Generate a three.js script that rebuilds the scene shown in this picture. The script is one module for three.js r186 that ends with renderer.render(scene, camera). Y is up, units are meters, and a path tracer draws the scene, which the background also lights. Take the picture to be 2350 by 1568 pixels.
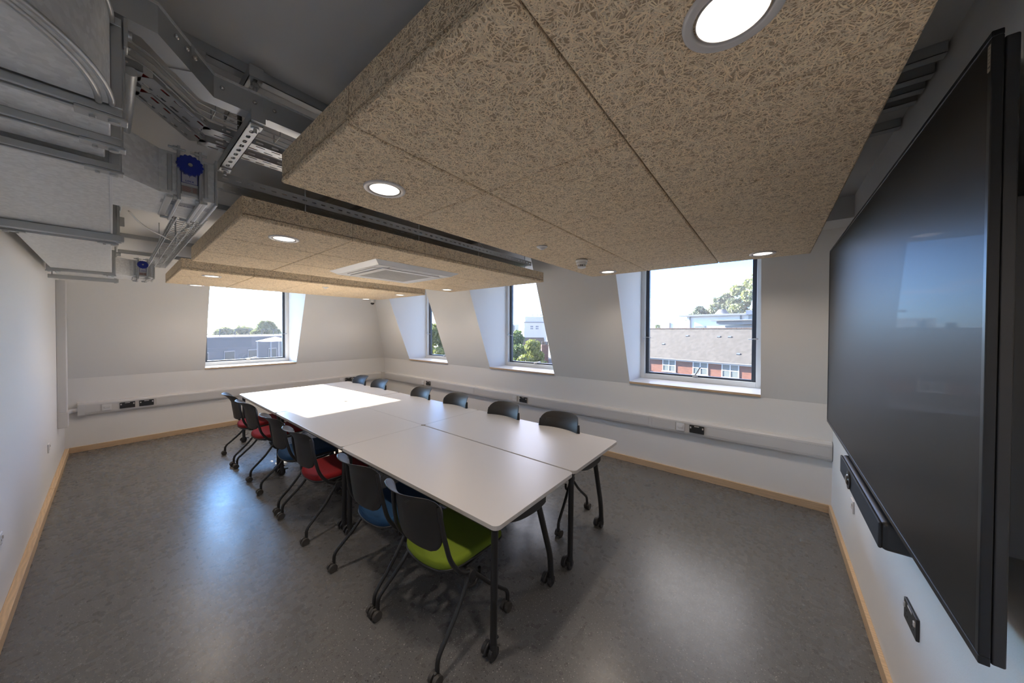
import * as THREE from 'three';
import { Sky } from 'three/addons/objects/Sky.js';
import { RoundedBoxGeometry } from 'three/addons/geometries/RoundedBoxGeometry.js';
import { mergeGeometries, toCreasedNormals } from 'three/addons/utils/BufferGeometryUtils.js';

// ------------------------------------------------------------------ camera
const scene = new THREE.Scene();
const IMG_W = 2350, IMG_H = 1568, FOCAL = 737.91;
const camera = new THREE.PerspectiveCamera(2 * Math.atan(IMG_H / 2 / FOCAL) * 180 / Math.PI, IMG_W / IMG_H, 0.05, 4000);
{
  const right = new THREE.Vector3(0.7791006, 0.0036652, -0.6268882), up = new THREE.Vector3(-0.0109654, 0.9999096, -0.0077818), back = new THREE.Vector3(0.626803, 0.0129369, 0.7790704);
  camera.setRotationFromMatrix(new THREE.Matrix4().makeBasis(right, up, back));
  camera.position.set(7.4127, 1.70, 4.1935);
  camera.setViewOffset(IMG_W, IMG_H, 0, 16.44, IMG_W, IMG_H);   // lens shifted a little, as in the photograph
}
// ------------------------------------------------------------------ sky, sun, exposure
const SUN = new THREE.Vector3(-1, 0.47, 0.11).normalize();
const sky = new Sky();
sky.scale.setScalar(3000);
sky.name = 'sky';
sky.material.uniforms.turbidity.value = 2.5;
sky.material.uniforms.rayleigh.value = 0.55;
sky.material.uniforms.mieCoefficient.value = 0.004;
sky.material.uniforms.mieDirectionalG.value = 0.75;
sky.material.uniforms.sunPosition.value.copy(SUN);
scene.add(sky);
scene.backgroundIntensity = 3.2;
const sun = new THREE.DirectionalLight(0xfff0da, 46);
sun.name = 'sun';
sun.position.copy(SUN).multiplyScalar(60);
sun.target.position.set(3, 0, 2);
scene.add(sun, sun.target);
scene.fog = new THREE.FogExp2(0xf4f8ff, 0.0007);   // morning haze over the valley
sun.castShadow = true;
sun.shadow.mapSize.set(4096, 4096);
Object.assign(sun.shadow.camera, { left: -12, right: 12, top: 12, bottom: -12, near: 1, far: 140 });
sun.shadow.radius = 1;
const LAMP_CANDELA = 3.3, LAMP_COLOR = 0xffeddb, LAMP_GLOW = 3.0;   // ten ceiling downlights, built with their rafts

const renderer = new THREE.WebGLRenderer({ antialias: true });
renderer.toneMapping = THREE.LinearToneMapping;
renderer.toneMappingExposure = 1.1;
renderer.shadowMap.enabled = true;
renderer.shadowMap.type = THREE.PCFSoftShadowMap;

// ------------------------------------------------------------------ helpers
const PI = Math.PI, L = 7.872, W = 4.608, CEIL = 2.68, KINK = 1.015, SLOPE = 0.38, RAFT_Y = 2.312;
let seed = 7;
const rnd = () => { seed = (seed * 1664525 + 1013904223) >>> 0; return seed / 4294967296; };
const rr = (a, b) => a + (b - a) * rnd();
const V = (x, y, z) => new THREE.Vector3(x, y, z);
const names = {};
function numbered(n) { const k = names[n] = (names[n] ?? -1) + 1; return k ? n + '_' + String(k).padStart(3, '0') : n; }
function clean(g) {
  const h = g.index ? g.toNonIndexed() : g;
  for (const k of Object.keys(h.attributes)) if (!['position', 'normal', 'uv'].includes(k)) h.deleteAttribute(k);
  if (!h.attributes.normal) h.computeVertexNormals();
  if (!h.attributes.uv) h.setAttribute('uv', new THREE.Float32BufferAttribute(new Float32Array(h.attributes.position.count * 2), 2));
  h.clearGroups();
  return h;
}
function join(list) { const a = [].concat(list).map(clean); return a.length === 1 ? a[0] : mergeGeometries(a); }
// texture coordinates in metres, laid on each face along its own plane
function metric(g, ou = 0, ov = 0) {
  const h = clean(g), p = h.attributes.position, n = h.attributes.normal, uv = h.attributes.uv;
  for (let i = 0; i < p.count; i++) {
    const ax = Math.abs(n.getX(i)), ay = Math.abs(n.getY(i)), az = Math.abs(n.getZ(i));
    if (ay >= ax && ay >= az) uv.setXY(i, p.getX(i) + ou, p.getZ(i) + ov);
    else if (ax >= az) uv.setXY(i, p.getZ(i) + ou, p.getY(i) + ov);
    else uv.setXY(i, p.getX(i) + ou, p.getY(i) + ov);
  }
  return h;
}
const box = (x0, x1, y0, y1, z0, z1) => new THREE.BoxGeometry(Math.abs(x1 - x0), Math.abs(y1 - y0), Math.abs(z1 - z0)).translate((x0 + x1) / 2, (y0 + y1) / 2, (z0 + z1) / 2);
const rbox = (x0, x1, y0, y1, z0, z1, r = 0.004, s = 2) => new RoundedBoxGeometry(x1 - x0, y1 - y0, z1 - z0, s, Math.min(r, (x1 - x0) / 2.01, (y1 - y0) / 2.01, (z1 - z0) / 2.01)).translate((x0 + x1) / 2, (y0 + y1) / 2, (z0 + z1) / 2);
// a box with small chamfers on the edges round its y axis faces (cheap: for tiles and strips)
function cbox(x0, x1, y0, y1, z0, z1, c = 0.003) {
  const w = x1 - x0, d = z1 - z0, h = y1 - y0, s = new THREE.Shape();
  s.moveTo(-w / 2 + c, -d / 2 + c); s.lineTo(w / 2 - c, -d / 2 + c); s.lineTo(w / 2 - c, d / 2 - c); s.lineTo(-w / 2 + c, d / 2 - c); s.closePath();
  return new THREE.ExtrudeGeometry(s, { depth: h - 2 * c, bevelEnabled: true, bevelSize: c, bevelThickness: c, bevelSegments: 1, steps: 1 }).translate(0, 0, -h / 2 + c).rotateX(PI / 2).translate((x0 + x1) / 2, (y0 + y1) / 2, (z0 + z1) / 2);
}
function cyl(a, b, r, r2 = r, seg = 14) {
  const d = b.clone().sub(a), g = new THREE.CylinderGeometry(r2, r, d.length(), seg);
  g.applyQuaternion(new THREE.Quaternion().setFromUnitVectors(V(0, 1, 0), d.clone().normalize()));
  return g.translate((a.x + b.x) / 2, (a.y + b.y) / 2, (a.z + b.z) / 2);
}
// a pipe along straight runs with rounded bends
function pipe(pts, r, bend = 0.05, seg = 12, capEnds = true) {
  const path = new THREE.CurvePath();
  let from = pts[0];
  for (let i = 1; i < pts.length - 1; i++) {
    const p = pts[i], a = pts[i - 1].clone().sub(p), b = pts[i + 1].clone().sub(p), k = Math.min(bend, a.length() * 0.48, b.length() * 0.48);
    const p0 = p.clone().add(a.normalize().multiplyScalar(k)), p1 = p.clone().add(b.normalize().multiplyScalar(k));
    path.add(new THREE.LineCurve3(from, p0)); path.add(new THREE.QuadraticBezierCurve3(p0, p, p1)); from = p1;
  }
  path.add(new THREE.LineCurve3(from, pts[pts.length - 1]));
  const g = new THREE.TubeGeometry(path, Math.max(2, (pts.length - 2) * 14 + 4), r, seg, false);
  if (!capEnds) return g;
  const e = (c, t) => new THREE.CircleGeometry(r, seg).applyQuaternion(new THREE.Quaternion().setFromUnitVectors(V(0, 0, 1), t)).translate(c.x, c.y, c.z);
  return join([g, e(pts[0], pts[0].clone().sub(pts[1]).normalize()), e(pts[pts.length - 1], pts[pts.length - 1].clone().sub(pts[pts.length - 2]).normalize())]);
}
const smoothPipe = (pts, r, n = 40, seg = 8) => new THREE.TubeGeometry(new THREE.CatmullRomCurve3(pts), n, r, seg, false);
// polygon in (x, y) run along z, or in (z, y) run along x
function shapeOf(pts) { const s = new THREE.Shape(); pts.forEach(([a, b], i) => i ? s.lineTo(a, b) : s.moveTo(a, b)); s.closePath(); return s; }
function alongZ(pts, z0, z1) { return new THREE.ExtrudeGeometry(shapeOf(pts), { depth: z1 - z0, bevelEnabled: false }).translate(0, 0, z0); }
function alongX(pts, x0, x1) { return new THREE.ExtrudeGeometry(shapeOf(pts), { depth: x1 - x0, bevelEnabled: false }).applyMatrix4(new THREE.Matrix4().makeBasis(V(0, 0, 1), V(0, 1, 0), V(-1, 0, 0))).translate(x1, 0, 0); }
// polygon in (x, z) standing from y0 to y1
function standing(pts, y0, y1, curve = 12) { const s = pts instanceof THREE.Shape ? pts : shapeOf(pts); return new THREE.ExtrudeGeometry(s, { depth: y1 - y0, bevelEnabled: false, curveSegments: curve }).rotateX(PI / 2).translate(0, y1, 0); }
function mesh(name, geos, material, parent) {
  const m = new THREE.Mesh(join(geos), material);
  m.name = parent ? name : numbered(name);
  m.castShadow = m.receiveShadow = true;
  (parent ?? scene).add(m);
  return m;
}
function tag(o, label, category, group) { o.userData.label = label; o.userData.category = category; if (group) o.userData.group = group; return o; }
function thing(name, label, category, at = [0, 0, 0], turn = 0, group) {
  const o = new THREE.Group(); o.name = numbered(name); scene.add(o); o.position.set(...at); o.rotation.y = turn;
  return tag(o, label, category, group);
}
function struct(name, geos, material, parent) { const m = mesh(name, geos, material, parent); if (!parent) m.userData.kind = 'structure'; return m; }
function structGroup(name, at = [0, 0, 0], turn = 0) { const o = new THREE.Group(); o.name = name; o.position.set(...at); o.rotation.y = turn; o.userData.kind = 'structure'; scene.add(o); return o; }
function copy(root, at, turn, label, group) {
  const r = root.clone(); r.name = numbered(root.name.replace(/_\d{3}$/, '')); r.userData = { ...root.userData }; scene.add(r);
  if (at) r.position.set(...at); if (turn !== undefined) r.rotation.set(0, turn, 0);
  if (label) r.userData.label = label; if (group) r.userData.group = group;
  return r;
}

// ------------------------------------------------------------------ textures (all computed, sizes in metres)
function tex(data, n, srgb, metres, h = n) {
  const t = new THREE.DataTexture(data, n, h, THREE.RGBAFormat);
  t.wrapS = t.wrapT = THREE.RepeatWrapping; t.magFilter = THREE.LinearFilter; t.minFilter = THREE.LinearMipmapLinearFilter; t.generateMipmaps = true;
  if (srgb) t.colorSpace = THREE.SRGBColorSpace;
  t.repeat.set(1 / metres, 1 / metres); t.needsUpdate = true;
  return t;
}
const toS = (v) => Math.min(255, Math.round(255 * (v <= 0.0031308 ? 12.92 * v : 1.055 * Math.pow(v, 1 / 2.4) - 0.055)));
// tiling value noise
function noiseGrid(n, cells) {
  const g = new Float32Array(cells * cells); for (let i = 0; i < g.length; i++) g[i] = rnd();
  const out = new Float32Array(n * n);
  for (let y = 0; y < n; y++) for (let x = 0; x < n; x++) {
    const fx = x / n * cells, fy = y / n * cells, ix = fx | 0, iy = fy | 0; let a = fx - ix, b = fy - iy; a = a * a * (3 - 2 * a); b = b * b * (3 - 2 * b);
    const jx = (ix + 1) % cells, jy = (iy + 1) % cells;
    out[y * n + x] = (g[iy * cells + ix] * (1 - a) + g[iy * cells + jx] * a) * (1 - b) + (g[jy * cells + ix] * (1 - a) + g[jy * cells + jx] * a) * b;
  }
  return out;
}
function layered(n, list) { const o = new Float32Array(n * n); for (const [cells, amp] of list) { const g = noiseGrid(n, cells); for (let i = 0; i < o.length; i++) o[i] += g[i] * amp; } return o; }
function grayTex(arr, n, metres) { const d = new Uint8Array(n * n * 4); for (let i = 0; i < n * n; i++) { const v = Math.max(0, Math.min(255, Math.round(arr[i] * 255))); d[i * 4] = d[i * 4 + 1] = d[i * 4 + 2] = v; d[i * 4 + 3] = 255; } return tex(d, n, false, metres); }

// wood wool: thousands of shaved strands laid over each other, each of its own tone
const woodwool = (() => {
  const n = 1536, metres = 0.9, ppm = n / metres, h = new Float32Array(n * n), c = new Float32Array(n * n * 3);
  const base = [0.44, 0.325, 0.205];  // darker than the strands: shade of the gaps put into the colour
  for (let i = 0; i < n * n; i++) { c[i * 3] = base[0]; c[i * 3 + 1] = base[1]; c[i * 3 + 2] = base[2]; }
  const N = 21000;
  for (let k = 0; k < N; k++) {
    let x = rnd() * n, y = rnd() * n, a = rnd() * PI * 2; const bend = rr(-0.014, 0.014), len = rr(0.010, 0.032) * ppm, w = rr(0.0010, 0.0016) * ppm, level = 0.2 + 0.8 * Math.pow(k / N, 0.7);
    const t = rr(0.74, 1.10), warm = rr(-0.04, 0.04), col = [0.95 * t * (1 + warm), 0.765 * t, 0.53 * t * (1 - warm)];
    for (let s = 0; s < len; s += 1.1) {
      x += Math.cos(a) * 1.1; y += Math.sin(a) * 1.1; a += bend;
      const R = Math.ceil(w);
      for (let dy = -R; dy <= R; dy++) for (let dx = -R; dx <= R; dx++) {
        const px = Math.round(x) + dx, py = Math.round(y) + dy, off = Math.hypot(px - x, py - y) / w; if (off > 1) continue;
        const i = ((py % n + n) % n) * n + ((px % n + n) % n), hh = level * (0.72 + 0.28 * Math.sqrt(1 - off * off));
        if (hh >= h[i] - 0.06) { h[i] = hh; c[i * 3] = col[0]; c[i * 3 + 1] = col[1]; c[i * 3 + 2] = col[2]; }
      }
    }
  }
  const d = new Uint8Array(n * n * 4);
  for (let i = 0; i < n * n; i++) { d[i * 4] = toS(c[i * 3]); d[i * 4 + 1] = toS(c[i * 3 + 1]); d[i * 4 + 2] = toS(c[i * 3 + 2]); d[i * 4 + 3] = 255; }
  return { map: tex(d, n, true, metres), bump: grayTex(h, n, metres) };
})();
// safety vinyl: grey sheet with pale and dark chips
const vinyl = (() => {
  const n = 2048, metres = 1.7, ppm = n / metres, g = layered(n, [[9, 0.008], [60, 0.012], [400, 0.07]]), d = new Uint8Array(n * n * 4), c = new Float32Array(n * n * 3);
  for (let i = 0; i < n * n; i++) { const v = 0.126 + (g[i] - 0.06) * 0.16; c[i * 3] = v * 1.0; c[i * 3 + 1] = v; c[i * 3 + 2] = v * 1.0; }
  for (let k = 0; k < 138 * 138; k++) {
    const gx = k % 138, gy = (k / 138) | 0, x = (gx + rnd()) / 138 * n, y = (gy + rnd()) / 138 * n, r = (0.0007 + 0.0019 * Math.pow(rnd(), 2)) * ppm, e = rr(0.6, 1.5), a = rnd() * PI, light = rnd() < 0.52, t = light ? rr(0.20, 0.48) : rr(0.020, 0.05), R = Math.ceil(r * 1.6);
    for (let dy = -R; dy <= R; dy++) for (let dx = -R; dx <= R; dx++) {
      const u = dx * Math.cos(a) + dy * Math.sin(a), v = -dx * Math.sin(a) + dy * Math.cos(a); if (Math.abs(u) * e + Math.abs(v) / e > r * 1.25) continue;
      const i = (((y + dy | 0) % n + n) % n) * n + (((x + dx | 0) % n + n) % n); c[i * 3] = t * 1.03; c[i * 3 + 1] = t; c[i * 3 + 2] = t * 0.95;
    }
  }
  for (let i = 0; i < n * n; i++) { d[i * 4] = toS(c[i * 3]); d[i * 4 + 1] = toS(c[i * 3 + 1]); d[i * 4 + 2] = toS(c[i * 3 + 2]); d[i * 4 + 3] = 255; }
  return { map: tex(d, n, true, metres), bump: grayTex(layered(512, [[128, 0.5], [256, 0.5]]), 512, 0.25), rough: grayTex(layered(512, [[5, 0.02], [23, 0.02], [90, 0.04]]).map((v) => 0.24 + v), 512, 2.3) };
})();
const plasterBump = grayTex(layered(512, [[60, 0.4], [150, 0.4], [256, 0.2]]), 512, 0.35);
const ash = (() => {
  const n = 512, g = noiseGrid(n, 9), f = noiseGrid(n, 128), d = new Uint8Array(n * n * 4);
  for (let y = 0; y < n; y++) for (let x = 0; x < n; x++) {
    const i = y * n + x, wave = 0.5 + 0.5 * Math.sin((y / n * 22 + g[(y) * n + ((x >> 2) % n)] * 2.2) * PI * 2), fi = f[y * n + ((x >> 3) % n)], t = 0.80 + 0.16 * wave + 0.12 * fi;
    d[i * 4] = toS(0.60 * t); d[i * 4 + 1] = toS(0.43 * t); d[i * 4 + 2] = toS(0.27 * t); d[i * 4 + 3] = 255;
  }
  return tex(d, n, true, 0.45);
})();
const spangle = (() => {          // zinc crystals
  const n = 512, cells = 46, pts = [], d = new Uint8Array(n * n * 4), ro = new Float32Array(n * n);
  for (let j = 0; j < cells; j++) for (let i = 0; i < cells; i++) pts.push([(i + rnd()) / cells * n, (j + rnd()) / cells * n, rr(0.90, 1.06), rnd()]);
  for (let y = 0; y < n; y++) for (let x = 0; x < n; x++) {
    const ci = Math.floor(x / n * cells), cj = Math.floor(y / n * cells); let best = 1e9, b = null;
    for (let dj = -1; dj <= 1; dj++) for (let di = -1; di <= 1; di++) { const ii = (ci + di + cells) % cells, jj = (cj + dj + cells) % cells, p = pts[jj * cells + ii]; let dx = Math.abs(p[0] - x), dy = Math.abs(p[1] - y); dx = Math.min(dx, n - dx); dy = Math.min(dy, n - dy); const q = dx * dx + dy * dy; if (q < best) { best = q; b = p; } }
    const i = y * n + x; d[i * 4] = toS(0.75 * b[2]); d[i * 4 + 1] = toS(0.76 * b[2]); d[i * 4 + 2] = toS(0.755 * b[2]); d[i * 4 + 3] = 255; ro[i] = 0.36 + 0.14 * b[3];
  }
  return { map: tex(d, n, true, 0.5), rough: grayTex(ro, n, 0.5) };
})();
const weave = grayTex((() => { const n = 256, o = new Float32Array(n * n); for (let y = 0; y < n; y++) for (let x = 0; x < n; x++) o[y * n + x] = 0.5 + 0.25 * Math.sin(x / n * PI * 64) * Math.sin(y / n * PI * 64) + 0.25 * rnd(); return o; })(), 256, 0.06);
const holes = (() => {            // perforations of the chair backs (alpha), uv 0..1 over the shell
  const n = 512, d = new Uint8Array(n * n * 4).fill(255);
  for (let j = 0; j < 17; j++) for (let i = 0; i < 23; i++) {
    const u = 0.12 + 0.76 * (i + (j % 2) * 0.5) / 23, v = 0.13 + 0.66 * j / 16, r = 3.1;
    for (let dy = -4; dy <= 4; dy++) for (let dx = -4; dx <= 4; dx++) if (Math.hypot(dx * 1.0, dy) < r) { const k = ((v * n + dy | 0) * n + (u * n + dx | 0)) * 4; d[k] = d[k + 1] = d[k + 2] = 0; }
  }
  const t = tex(d, n, false, 1); t.repeat.set(1, 1); return t;
})();
const roofTiles = (() => {
  const n = 512, d = new Uint8Array(n * n * 4), g = noiseGrid(n, 24), cols = 20, rows = 16, tone = []; for (let i = 0; i < cols * rows; i++) tone.push(rr(0.78, 1.18));
  for (let y = 0; y < n; y++) for (let x = 0; x < n; x++) {
    const row = Math.floor(y / n * rows), col = Math.floor((x / n * cols + (row % 2) * 0.5) % cols), t = tone[row * cols + col] * (0.9 + 0.2 * g[y * n + x]), i = (y * n + x) * 4, seam = ((x / n * cols + (row % 2) * 0.5) % 1) < 0.05 ? 0.7 : 1;
    d[i] = toS(0.042 * t * seam); d[i + 1] = toS(0.040 * t * seam); d[i + 2] = toS(0.039 * t * seam); d[i + 3] = 255;
  }
  return tex(d, n, true, 4.5);
})();
const bricks = (() => {
  const n = 512, d = new Uint8Array(n * n * 4), cols = 10, rows = 30, tone = []; for (let i = 0; i < cols * rows; i++) tone.push([rr(0.7, 1.25), rnd()]);
  for (let y = 0; y < n; y++) for (let x = 0; x < n; x++) {
    const fy = y / n * rows, row = Math.floor(fy), fx = (x / n * cols + (row % 2) * 0.5) % cols, col = Math.floor(fx), [t, q] = tone[row * cols + col], i = (y * n + x) * 4, mortar = fy % 1 < 0.16 || fx % 1 < 0.05;
    const c = mortar ? [0.085, 0.065, 0.052] : [(0.105 + 0.02 * q) * t, 0.038 * t, 0.025 * t];
    d[i] = toS(c[0]); d[i + 1] = toS(c[1]); d[i + 2] = toS(c[2]); d[i + 3] = 255;
  }
  return tex(d, n, true, 2.25);
})();
const grit = (() => { const n = 256, g = layered(n, [[16, 0.4], [64, 0.4], [128, 0.3]]), d = new Uint8Array(n * n * 4); for (let i = 0; i < n * n; i++) { const v = 0.7 + 0.4 * g[i]; d[i * 4] = d[i * 4 + 1] = d[i * 4 + 2] = toS(0.5 * v); d[i * 4 + 3] = 255; } return tex(d, n, true, 3); })();
function printed(w, h, draw) {
  const c = document.createElement('canvas'); c.width = w; c.height = h; draw(c.getContext('2d'), w, h);
  const t = new THREE.CanvasTexture(c); t.colorSpace = THREE.SRGBColorSpace; t.magFilter = THREE.LinearFilter; return t;
}
// ------------------------------------------------------------------ materials
const std = (o) => new THREE.MeshStandardMaterial(o);
const lin = (r, g, b) => new THREE.Color().setRGB(r, g, b);
const M = {
  wall: std({ color: lin(0.82, 0.81, 0.79), roughness: 0.75, bumpMap: plasterBump, bumpScale: 0.00025 }),
  ceiling: std({ color: lin(0.74, 0.73, 0.71), roughness: 0.85 }),
  floor: std({ map: vinyl.map, roughness: 1, roughnessMap: vinyl.rough, bumpMap: vinyl.bump, bumpScale: 0.00012 }),
  ash: std({ map: ash, roughness: 0.5 }),
  ashPale: std({ map: ash, color: lin(1.15, 1.15, 1.12), roughness: 0.55 }),
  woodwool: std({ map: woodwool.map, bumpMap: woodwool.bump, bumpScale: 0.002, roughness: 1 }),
  whitePaint: std({ color: lin(0.78, 0.78, 0.76), roughness: 0.35 }),
  sill: std({ color: lin(0.80, 0.80, 0.79), roughness: 0.3 }),
  sash: std({ color: lin(0.055, 0.065, 0.085), roughness: 0.4 }),
  glass: new THREE.MeshPhysicalMaterial({ color: 0xffffff, transmission: 1, thickness: 0, roughness: 0, ior: 1.5 }),
  chrome: std({ color: lin(0.6, 0.6, 0.6), metalness: 1, roughness: 0.25 }),
  pvc: std({ color: lin(0.64, 0.63, 0.62), roughness: 0.4 }),
  pvcGroove: std({ color: lin(0.45, 0.45, 0.45), roughness: 0.6 }),
  plugWhite: std({ color: lin(0.75, 0.75, 0.76), roughness: 0.3 }),
  plugBlack: std({ color: lin(0.022, 0.023, 0.024), roughness: 0.35 }),
  plugSwitch: std({ color: lin(0.62, 0.60, 0.58), roughness: 0.4 }),
  tableTop: std({ color: lin(0.545, 0.525, 0.505), roughness: 0.32 }),
  tableEdge: std({ color: lin(0.60, 0.595, 0.59), roughness: 0.45 }),
  blackMetal: std({ color: lin(0.016, 0.017, 0.019), roughness: 0.32 }),
  blackPlastic: std({ color: lin(0.022, 0.023, 0.026), roughness: 0.45 }),
  shell: std({ color: lin(0.024, 0.0235, 0.023), roughness: 0.5, alphaMap: holes, alphaTest: 0.5, side: THREE.DoubleSide }),
  rubber: std({ color: lin(0.05, 0.047, 0.044), roughness: 0.6 }),
  zinc: std({ map: spangle.map, roughnessMap: spangle.rough, roughness: 1, metalness: 0.3 }),
  zincPlain: std({ color: lin(0.52, 0.535, 0.54), roughness: 0.38, metalness: 0.7 }),
  steelDark: std({ color: lin(0.20, 0.21, 0.21), roughness: 0.5, metalness: 0.7 }),
  tape: std({ color: lin(0.70, 0.71, 0.72), roughness: 0.5, metalness: 0.2 }),
  knob: std({ color: lin(0.010, 0.026, 0.26), roughness: 0.4 }),
  label: std({ color: lin(0.62, 0.62, 0.66), roughness: 0.5 }),
  cableWhite: std({ color: lin(0.62, 0.61, 0.58), roughness: 0.5 }),
  cableRed: std({ color: lin(0.40, 0.012, 0.012), roughness: 0.45 }),
  cableBlack: std({ color: lin(0.012, 0.012, 0.012), roughness: 0.5 }),
  screen: new THREE.MeshPhysicalMaterial({ color: lin(0.016, 0.014, 0.012), roughness: 0.42, specularIntensity: 0.4, clearcoat: 0.05, clearcoatRoughness: 0.02 }),
  bezel: std({ color: lin(0.014, 0.015, 0.018), roughness: 0.35, metalness: 0.3 }),
  bar: std({ color: lin(0.020, 0.022, 0.027), roughness: 0.7 }),
  lens: new THREE.MeshPhysicalMaterial({ color: lin(0.008, 0.008, 0.008), roughness: 0.1, clearcoat: 1 }),
  acWhite: std({ color: lin(0.78, 0.78, 0.77), roughness: 0.4 }),
  acGrille: std({ color: lin(0.55, 0.54, 0.52), roughness: 0.6 }),
  darkSlot: std({ color: lin(0.03, 0.03, 0.03), roughness: 0.8 }),
  trim: std({ color: lin(0.62, 0.60, 0.59), roughness: 0.35, metalness: 0.2 }),
  glow: std({ color: lin(0.8, 0.8, 0.8), emissive: LAMP_COLOR, emissiveIntensity: LAMP_GLOW }),
  domeDark: std({ color: lin(0.02, 0.02, 0.02), roughness: 0.15 }),
  red: std({ color: lin(0.235, 0.004, 0.007), roughness: 0.95, bumpMap: weave, bumpScale: 0.0008 }),
  blue: std({ color: lin(0.004, 0.042, 0.112), roughness: 0.95, bumpMap: weave, bumpScale: 0.0008 }),
  green: std({ color: lin(0.15, 0.215, 0.010), roughness: 0.95, bumpMap: weave, bumpScale: 0.0008 }),
  brick: std({ map: bricks, roughness: 0.9 }),
  roof: std({ map: roofTiles, roughness: 0.9 }),
  render: std({ color: lin(0.46, 0.455, 0.445), roughness: 0.9 }),
  renderGrey: std({ color: lin(0.16, 0.175, 0.19), roughness: 0.9 }),
  slateBlue: std({ color: lin(0.04, 0.06, 0.10), roughness: 0.7 }),
  roofGrey: std({ color: lin(0.11, 0.12, 0.135), roughness: 0.8 }),
  roofBrown: std({ map: roofTiles, color: lin(0.75, 0.5, 0.45), roughness: 0.9 }),
  fascia: std({ color: lin(0.36, 0.36, 0.36), roughness: 0.6 }),
  gutter: std({ color: lin(0.08, 0.085, 0.095), roughness: 0.6 }),
  winGlass: std({ color: lin(0.10, 0.12, 0.12), roughness: 0.15 }),
  asphalt: std({ map: grit, color: lin(0.25, 0.25, 0.25), roughness: 0.95 }),
  concrete: std({ map: grit, color: lin(0.9, 0.88, 0.84), roughness: 0.95 }),
  bark: std({ color: lin(0.10, 0.08, 0.06), roughness: 0.95 }),
  hill: std({ color: lin(0.060, 0.085, 0.035), roughness: 1 }),
  canopy: std({ color: lin(0.30, 0.30, 0.30), roughness: 0.7 }),
};
const leafMat = (r, g, b) => new THREE.MeshPhysicalMaterial({ color: lin(r, g, b), roughness: 0.9, transmission: 0.35, thickness: 0, side: THREE.DoubleSide });
M.leafA = leafMat(0.10, 0.15, 0.05); M.leafB = leafMat(0.075, 0.11, 0.055); M.leafC = leafMat(0.17, 0.20, 0.055); M.leafD = leafMat(0.13, 0.155, 0.075);

// ================================================================== THE ROOM
{ // floor with thickness
  struct('floor', metric(box(-0.55, L + 0.25, -0.25, 0, -0.55, W + 0.25)), M.floor);
  struct('ceiling', box(-0.955, L + 0.25, CEIL, CEIL + 0.25, -0.72, W + 0.25), M.ceiling);  // added overhang past the west wall, unseen, sized to end the sun patch
}
const kneeA = SLOPE * (CEIL - KINK), OUT = -0.50;
const sloped = [[0, KINK], [kneeA, CEIL], [OUT, CEIL], [OUT, KINK]];
const WIN = [ // left edge, right edge along the wall
  [1.095, 2.408], [3.545, 4.870], [6.000, 7.339]];
const WINA = [1.884, 3.223];
{ // end wall with one window: low upright part, slope above
  const g = [box(OUT, 0, -0.02, KINK, OUT, W + 0.2), alongZ(sloped, OUT, WINA[0]), alongZ(sloped, WINA[1], W + 0.2)];
  struct('wall_west', metric(join(g)), M.wall);
  const edges = [OUT, WIN[0][0], WIN[0][1], WIN[1][0], WIN[1][1], WIN[2][0], WIN[2][1], L + 0.2], n = [box(OUT, L + 0.2, -0.02, KINK, OUT, 0)];
  for (let i = 0; i < 8; i += 2) n.push(alongX(sloped, edges[i], edges[i + 1]));
  struct('wall_north', metric(join(n)), M.wall);
  struct('wall_east', metric(box(L, L + 0.2, -0.02, CEIL, -0.5, W + 0.2)), M.wall);
  struct('wall_south', metric(box(-0.5, L + 0.2, -0.02, CEIL, W, W + 0.2)), M.wall);
}
// wooden skirtings
struct('baseboard_west', metric(rbox(0, 0.02, 0, 0.075, 0.02, W - 0.036, 0.003)), M.ash);
struct('baseboard_north', metric(rbox(0, L - 0.02, 0, 0.075, 0, 0.02, 0.003)), M.ash);
struct('baseboard_east', metric(rbox(L - 0.02, L, 0, 0.075, 0, W - 0.036, 0.003)), M.ashPale);
{
  const b = structGroup('baseboard_south');
  const cuts = [0.02, 1.75, 2.95, 4.35, 5.9, L - 0.02];
  for (let i = 0; i < 5; i++) mesh('board', metric(rbox(cuts[i] + 0.001, cuts[i + 1] - 0.001, 0, 0.075 - (i % 2) * 0.002, W - 0.036 + (i % 2) * 0.002, W, 0.003), i * 0.37, i * 0.21), M.ashPale, b);
}
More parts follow.
